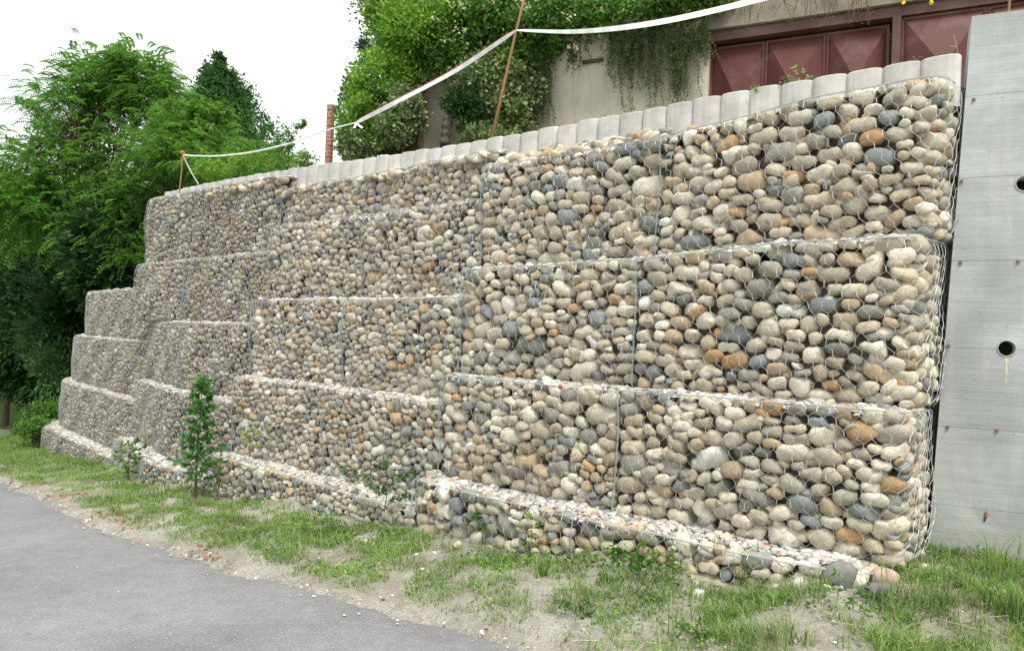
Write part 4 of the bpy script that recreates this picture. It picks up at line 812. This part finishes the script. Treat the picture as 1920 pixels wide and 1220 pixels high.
c6 = curve([at(344, 293, 11.87), at(358, 322, 11.9), at(372, 345, 11.95)], 8); mb = MB(); mb.tube(c6, .008, 4); mb.build('tail', TAPE, te)

# ------------------------------------------------------------------ verge: grass, weeds, sapling, loose stones
def near_wall(x, y):
    best = np.full(len(x), 9.)
    for i in range(0, 9):
        a_, b_ = N[i] - ND[i] * .36, N[i + 1] - ND[i + 1] * .36; d = b_ - a_; P_ = np.stack([x, y], -1); t = np.clip(((P_ - a_) @ d) / (d @ d), 0, 1); q = P_ - (a_ + t[:, None] * d); s = np.where(q @ (ND[i] + ND[i + 1]) > 0, -1, 1); rr_ = np.sqrt((q ** 2).sum(1)) * s
        best = np.where(np.abs(rr_) < np.abs(best), rr_, best)
    return best
def scatter_ground(n, r, dens, ymax=26):
    x, y = r.uniform(-17, 6, n), r.uniform(2.2, ymax, n); e = edge_dist(x, y); wl = near_wall(x, y); front = ((np.stack([x, y], -1) - cb) @ E3) > .02
    inw = (wl < 0) & (wl > -3) & ~((x > 2.25) & front); ok = (e > .03) & (e < 6) & ~inw & ((x < 2.6) | front) & (r.random(n) < dens(x, y, e, wl)); ok &= ~((wl <= -3) & (x > -9)) ; ok &= (np.abs(x / y) < .8)
    return x[ok], y[ok], e[ok], wl[ok]
def gmask(x, y, e, wl):
    f = fbm(np.stack([x * 1.1, y * 1.1], -1), 21, 3); g = fbm(np.stack([x * 4, y * 4], -1), 22, 3); s, _ = sn(x, y)
    d = np.clip((f - .27) * 6, 0, 1) * np.clip((g - .34) * 6, 0, 1); d = np.maximum(d, np.clip((.55 - np.abs(wl - .2)) * 1.2, 0, .6) * np.clip((g - .4) * 6, 0, 1))
    d = np.maximum(d, np.clip((s - 8) / 5, 0, .9) * np.clip((e - .25) * 2, 0, 1)); right = np.clip((x - .3) / 1., 0, 1) * np.maximum(np.clip((4.75 - y) / .5, 0, 1), np.clip((x - 2.2) / .3, 0, 1)); d = np.maximum(d, right * .9 * np.clip((g - .3) * 5, 0, 1))
    return d * np.clip((e - .08) * 3, 0, 1)
def blades(x, y, r, hmin, hmax, wd_, lean_=.5, nb=1):
    n = len(x); z = ground_z(x, y) - .01; a_ = r.uniform(0, 6.283, n); h = r.uniform(hmin, hmax, n) * (.6 + .8 * fbm(np.stack([x * 2, y * 2], -1), 31, 2)) * (1 + .7 * np.clip(x - .6, 0, 1)); ln = h * r.uniform(.1, lean_ * 2, n)
    d = np.stack([np.cos(a_), np.sin(a_), a_ * 0], -1); sd2 = np.stack([-np.sin(a_), np.cos(a_), a_ * 0], -1) * (wd_ * r.uniform(.6, 1.4, n))[:, None]; b = np.stack([x, y, z], -1)
    m1 = b + d * (ln * .3)[:, None] + UP * (h * .6)[:, None]; tp = b + d * ln[:, None] + UP * (h * r.uniform(.75, 1, n))[:, None]
    V = np.stack([b - sd2, b + sd2, m1 + sd2 * .7, m1 - sd2 * .7, tp], 1); q = np.arange(n)[:, None] * 5; return V.reshape(-1, 3), q + np.array([0, 1, 2, 3]), q + np.array([3, 2, 4])
r = np.random.default_rng(90)
x, y, e_, wl_ = scatter_ground(2400000, r, lambda x, y, e, wl: gmask(x, y, e, wl) * np.clip(8 / y, .3, 1))
V, Q, T = blades(x, y, r, .025, .085, .0030, .8); mb = MB(); mb.add(V, Q, T)
tag(mb.build('grass', LF_GRASS), 'patchy short green grass growing on the dusty verge', 'grass', kind='stuff')
x, y, e_, wl_ = scatter_ground(160000, r, lambda x, y, e, wl: np.clip(gmask(x, y, e, wl), .0, 1) * np.clip((vnoise(np.stack([x * 2.3, y * 2.3], -1), 77) - .62) * 6, 0, 1) + .5 * np.clip(1 - np.abs(wl - .15) / .15, 0, 1) * (vnoise(np.stack([x * 1.7, y * 1.7], -1), 78) > .5))
V, Q, T = blades(x, y, r, .12, .28, .0034, .5); mb = MB(); mb.add(V, Q, T)
tag(mb.build('tall_grass', LF_GRASS), 'taller thin grass blades standing in tufts near the wall foot', 'grass', kind='stuff')
# low broad-leaved ground cover
x, y, e_, wl_ = scatter_ground(700000, r, lambda x, y, e, wl: gmask(x, y, e, wl) * (fbm(np.stack([x * 3, y * 3], -1), 55, 3) > .46) * .8)
P = np.stack([x, y, ground_z(x, y) + r.uniform(0, .05, len(x))], -1); V, Q = leaves(P, r.normal(0, 1, (len(x), 3)) * np.array([1, 1, .4]) + np.array([0, 0, .3]), .027, .7, r); mb = MB(); mb.add(V, Q)
tag(mb.build('ground_cover', LF_BRIGHT), 'low broad-leaved ground cover among the grass', 'weeds', kind='stuff')
x, y, e_, wl_ = scatter_ground(500000, r, lambda x, y, e, wl: np.clip(1 - np.abs(wl - .22) / .25, 0, 1) * (fbm(np.stack([x * 1.6, y * 1.6], -1), 57, 3) > .47))
P = np.stack([x, y, ground_z(x, y) + r.uniform(0, .16, len(x)) * vnoise(np.stack([x * 3, y * 3], -1), 58)], -1); V, Q = leaves(P, r.normal(0, 1, (len(x), 3)) * np.array([1, 1, .5]) + np.array([0, 0, .3]), .034, .6, r); mb = MB(); mb.add(V, Q)
tag(mb.build('foot_weeds', LF_MID), 'mixed leafy weeds growing along the foot of the baskets', 'weeds', kind='stuff')
# straw
x, y, e_, wl_ = scatter_ground(90000, r, lambda x, y, e, wl: .2 * (fbm(np.stack([x * 2, y * 2], -1), 91, 3) > .45) + .9 * np.clip((x - .6) / 1, 0, 1) * np.clip((4.6 - y) / .8, 0, 1)); n = len(x)
a_ = r.uniform(0, 6.3, n); ln = r.uniform(.05, .2, n); b = np.stack([x, y, ground_z(x, y) + r.uniform(.005, .06, n)], -1); d = np.stack([np.cos(a_), np.sin(a_), r.normal(0, .12, n)], -1)
sel = r.random(n) < .5; v_, f_ = wires(b[sel], (b + d * ln[:, None])[sel], .0017); mb = MB(); mb.add(v_, f_); tag(mb.build('straw', LF_STRAW), 'pale dry straw stalks lying on the verge', 'straw', kind='stuff')
# leaf litter by the road edge
n = 420; t = r.beta(2, 2, n); P = []
for q in range(n):
    i = r.choice([7, 8, 9, 10, 11], p=[.12, .16, .16, .26, .3]); f = r.random(); p = EDGE[i] * (1 - f) + EDGE[i + 1] * f + np.array([.7, .7]) * r.uniform(.02, .45); P.append([p[0], p[1], 0])
P = np.array(P); P = P[vnoise(P[:, :2] * 1.9, 12) > .5]; P[:, 2] = ground_z(P[:, 0], P[:, 1]) + .012; V, Q = leaves(P, r.normal(0, 1, (len(P), 3)) * np.array([1, 1, .25]), .055, .5, r); mb = MB(); mb.add(V, Q)
tag(mb.build('leaf_litter', LF_DEAD), 'brown dead leaves scattered along the edge of the road', 'leaves', kind='stuff')
# gravel on the verge and the foot of the wall
x, y, e_, wl_ = scatter_ground(60000, r, lambda x, y, e, wl: .03 + .2 * (fbm(np.stack([x * 2, y * 2], -1), 66, 3) > .52) + .35 * np.exp(-np.abs(wl) / .12) + .8 * np.exp(-((x - 2.1) ** 2 + (y - 4.35) ** 2) / .12)); sz = np.minimum(np.exp(r.normal(math.log(.009), .5, len(x))), .022)
V, F = pebbles(np.stack([x, y, ground_z(x, y) + .002], -1), sz, r); tag(mesh('gravel', V, F, GRAVEL, None, False), 'pale gravel and pebbles strewn over the verge', 'gravel', kind='stuff')
x, y, e_, wl_ = scatter_ground(90000, r, lambda x, y, e, wl: .35 * (fbm(np.stack([x * 1.5, y * 1.5], -1), 88, 3) > .5) * (y < 14)); sz = np.exp(r.normal(math.log(.010), .55, len(x)))
V, F = pebbles(np.stack([x, y, ground_z(x, y) + .001], -1), sz, r, .6); tag(mesh('soil_clods', V, F, SOIL, None, False), 'crumbly soil clods on the bare patches', 'soil', kind='stuff')
x, y = r.uniform(-9, 4, 260000), r.uniform(2.5, 14, 260000); e_ = edge_dist(x, y); ok = (e_ < .02) & (e_ > -.9) & (r.random(len(x)) < .16 * np.exp(e_ / .08) + .0008) & (np.abs(x / y) < .8); x, y = x[ok], y[ok]; sz = np.minimum(np.exp(r.normal(math.log(.0055), .5, len(x))), .018)
V, F = pebbles(np.stack([x, y, road_z(x, y) + .018], -1), sz, r, .6); tag(mesh('road_grit', V, F, GRAVEL, None, False), 'loose grit washed onto the edge of the road', 'grit', kind='stuff')
# bigger loose stones, each on its own
LS = [((1578, 1085), 4.35, .115, 'large grey boulder lying at the right foot of the wall', (.9, 1.)), ((1660, 1082), 4.4, .075, 'pinkish loose stone next to the large boulder', (1, 1)), ((1640, 1108), 4.3, .085, 'dark grey stone half buried in the grass right of the boulder', (1, 1)),
      ((1722, 1040), 4.72, .034, 'small cream egg-shaped pebble by the foot of the concrete wall', (1, 1)), ((1732, 1062), 4.7, .026, 'small round cream pebble touching the concrete wall', (1, 1)), ((1310, 1112), 4.45, .04, 'pale rounded stone in the grass below the footing course', (1, 1)),
      ((1308, 1093), 4.6, .024, 'little white stone just above a pale rounded stone', (1, 1)), ((858, 1020), 6.0, .035, 'lone cream stone in the grass near the step of the footing', (1, 1)), ((1452, 1100), 4.5, .03, 'white pebble in the grass left of the boulder', (1, 1)), ((1500, 1095), 4.42, .045, 'rounded light grey stone leaning on the wire left of the boulder', (1, 1))]
_g, _p, _d, _c, _w = [simple(n_, c_, .8, 0, .25, 12, .35, .4) for n_, c_ in (('grey_boulder', (.21, .21, .195)), ('pinkish_stone', (.50, .38, .31)), ('dark_grey_stone', (.17, .17, .165)), ('cream_stone', (.58, .53, .40)), ('white_stone', (.52, .51, .47)))]
LSM = {l_[3]: m_ for l_, m_ in zip(LS, (_g, _p, _d, _c, _c, _w, _w, _c, _w, _w))}
for (uv, Y_, s, lab, _) in LS:
    p = hit(uv[0], uv[1] + s * 110); p[2] += s * .35; rr2 = np.full((1, TH), s) * (1 + .12 * np.sin(np.arange(TH) / TH * 12.57 + s * 99)); V, D = stone_shapes(rr2, r, np.array([s * .8])); V = V[0] @ np.array([[1, 0, 0], [0, 0, 1], [0, -1, 0]]).T * np.array([1.1, 1, .95])
    o_ = mesh('loose_stone', V, [SQ, ST], LSM[lab], None, True, loc=[float(q) for q in p]); tag(o_, lab, 'stone', 'loose stones on the verge')
# saplings and weeds
def leafy(name, u, v, Y, h, rmax, nl, lsz, mat, label, cat, seed, group=None, cone=True, wid=.5):
    r = np.random.default_rng(seed); b = (hit(u, v) - np.array([0, 0, .01])) if v > 600 and 'ledge' not in label else at(u, v, Y); e = empty(name, b, label, cat, group); mb = MB(); top = b + np.array([.02 * h, 0, h]); mb.tube([b, b * .5 + top * .5 + r.normal(0, .012, 3), top], [.010 * h + .002, .006 * h + .0015, .001], 6, False)
    P, D = [], []; nbr = max(5, int(22 * h))
    for q in range(nbr):
        f = (q + 1) / nbr; f = .12 + .88 * f; a_ = q * 2.4; rr_ = rmax * ((1 - f) ** .7 if cone else math.sin(f * 2.6)) * r.uniform(.7, 1.2) + .02; st = b * (1 - f) + top * f; en = st + np.array([math.cos(a_), math.sin(a_), .35]) * rr_; mb.tube([st, en], [.003, .001], 4, False)
        k = max(4, int(nl / nbr)); g = r.uniform(.15, 1.05, k)[:, None]; P.append(st * (1 - g) + en * g + r.normal(0, .01, (k, 3))); D.append(np.array([math.cos(a_), math.sin(a_), .25]) + r.normal(0, .7, (k, 3)))
    mb.build('stem', TWIG, e); V, Q = leaves(np.concatenate(P), np.concatenate(D), lsz, wid, r, .1); mb = MB(); mb.add(V, Q); mb.build('foliage', mat, e); return e
leafy('sapling', 366, 935, 9.3, 1.42, .27, 1100, .08, LF_SAP, 'young leafy sapling standing alone before the wall', 'sapling', 101)
leafy('weed_plant', 407, 940, 9.0, .62, .10, 60, .07, LF_MID, 'thin tall weed with few leaves right of the sapling', 'weed', 102, 'weeds on the verge')
WD = [(467, 850, 9.2, .30, .10, 60, .05, LF_BRIGHT, 'small bright weed growing on the footing gabion ledge'), (498, 930, 8.6, .42, .09, 60, .05, LF_MID, 'upright weed before the fourth footing gabion'), (240, 900, 12.2, .55, .22, 220, .07, LF_MID, 'dark bushy weed at the step of the far footing'),
      (720, 960, 7.2, .40, .35, 420, .045, LF_HANG, 'sprawling weed on the ledge left of the footing step'), (765, 955, 7.0, .25, .25, 220, .045, LF_MID, 'low leafy weed close to the footing step'), (990, 1060, 5.5, .40, .08, 70, .04, LF_BRIGHT, 'slender climbing weed against the footing cobbles'), (905, 1020, 6.0, .22, .16, 260, .04, LF_MID, 'bushy green weed below the footing step'),
      (1180, 1075, 5.0, .14, .20, 160, .05, LF_MID, 'flat broad-leaved weed by the footing centre'), (1250, 1080, 4.85, .14, .15, 160, .035, LF_BRIGHT, 'small bright weed by the footing joint'),
      (1080, 1160, 4.7, .09, .12, 120, .03, LF_HANG, 'low dark weed in the middle of the verge'), (1300, 1200, 3.9, .08, .12, 130, .03, LF_MID, 'low clover-like weed near the bottom of the picture'), (590, 1010, 7.6, .16, .18, 180, .035, LF_BRIGHT, 'bright low weed in front of the medium footing baskets')]
for q, (u, v, Y, h, rm, nl, ls, m_, lab) in enumerate(WD): leafy('weed_plant', u, v, Y, h, rm, nl, ls, m_, lab, 'weed', 110 + q, 'weeds on the verge', False, .5 if m_ is not LF_GRASS else .06)
for q, (u, v, h, nn, lab) in enumerate([(1868, 1088, .27, 30, 'tall upright grass tuft in front of the concrete wall'), (1395, 1095, .17, 60, 'grassy tuft touching the footing left of the boulder'), (1015, 1080, .2, 80, 'grass tuft below the slender climbing weed'), (1130, 1090, .13, 60, 'short grass tuft at the foot of the big mixed cobbles'), (1905, 1160, .14, 120, 'thick grass clump at the lower right corner')]):
    b = hit(u, v); a_ = r.uniform(0, 6.3, nn); ra = r.uniform(0, .05, nn) + (.06 if nn > 100 else 0) * r.random(nn); V, Q, T = blades(b[0] + np.cos(a_) * ra, b[1] + np.sin(a_) * ra, r, h * .5, h, .0036, .45); mb = MB(); mb.add(V, Q, T)
    tag(mb.build('grass_tuft', LF_GRASS), lab, 'grass tuft', 'grass tufts on the verge')
TW = [(1418, 175, 6.0, .08, LF_BRIGHT, 'small green weed on the sixth block'), (1474, 165, 5.9, .10, LF_BRIGHT, 'yellow green sprig on the blocks before the doors'), (1500, 158, 5.85, .18, LF_GRASS, 'thin grass sprig sticking up before the doors'), (1640, 138, 5.6, .05, LF_DEAD, 'tiny reddish weed on the blocks'), (1715, 125, 5.45, .07, LF_BRIGHT, 'small succulent weed on the third block'),
      (1135, 232, 7.3, .10, LF_BRIGHT, 'bright yellow weed on the blocks below bare plaster'), (1182, 222, 7.1, .16, LF_MID, 'spiky green weed on the blocks below trailing plant'), (955, 268, 8.1, .12, LF_BRIGHT, 'bright weed beside the foot of the leaning stick'), (705, 288, 10.2, .2, LF_MID, 'green weed on the blocks under the tape'), (760, 278, 9.7, .22, LF_BLUE, 'blue green weed on the blocks near the furled parasol')]
for q, (u, v, Y, h, m_, lab) in enumerate(TW):
    e = leafy('weed_plant', u, v, Y, h * .7, h * .35, 34, h * .22, m_, lab, 'weed', 130 + q, 'weeds on top of the wall', False)
st = at(1800, 110, 5.4); mb = MB(); mb.tube([st - UP * .05, st + np.array([-.02, 0, .06]), st + np.array([-.05, 0, .17])], [.006, .005, .004], 5); mb.tube([st + np.array([-.03, 0, .08]), st + np.array([-.07, 0, .085])], .003, 4)
tag(mb.build('dry_stalk', LF_STRAW), 'dry pale stalk standing on the first edging block by the concrete wall', 'stalk')
print('objects', len(bpy.data.objects))
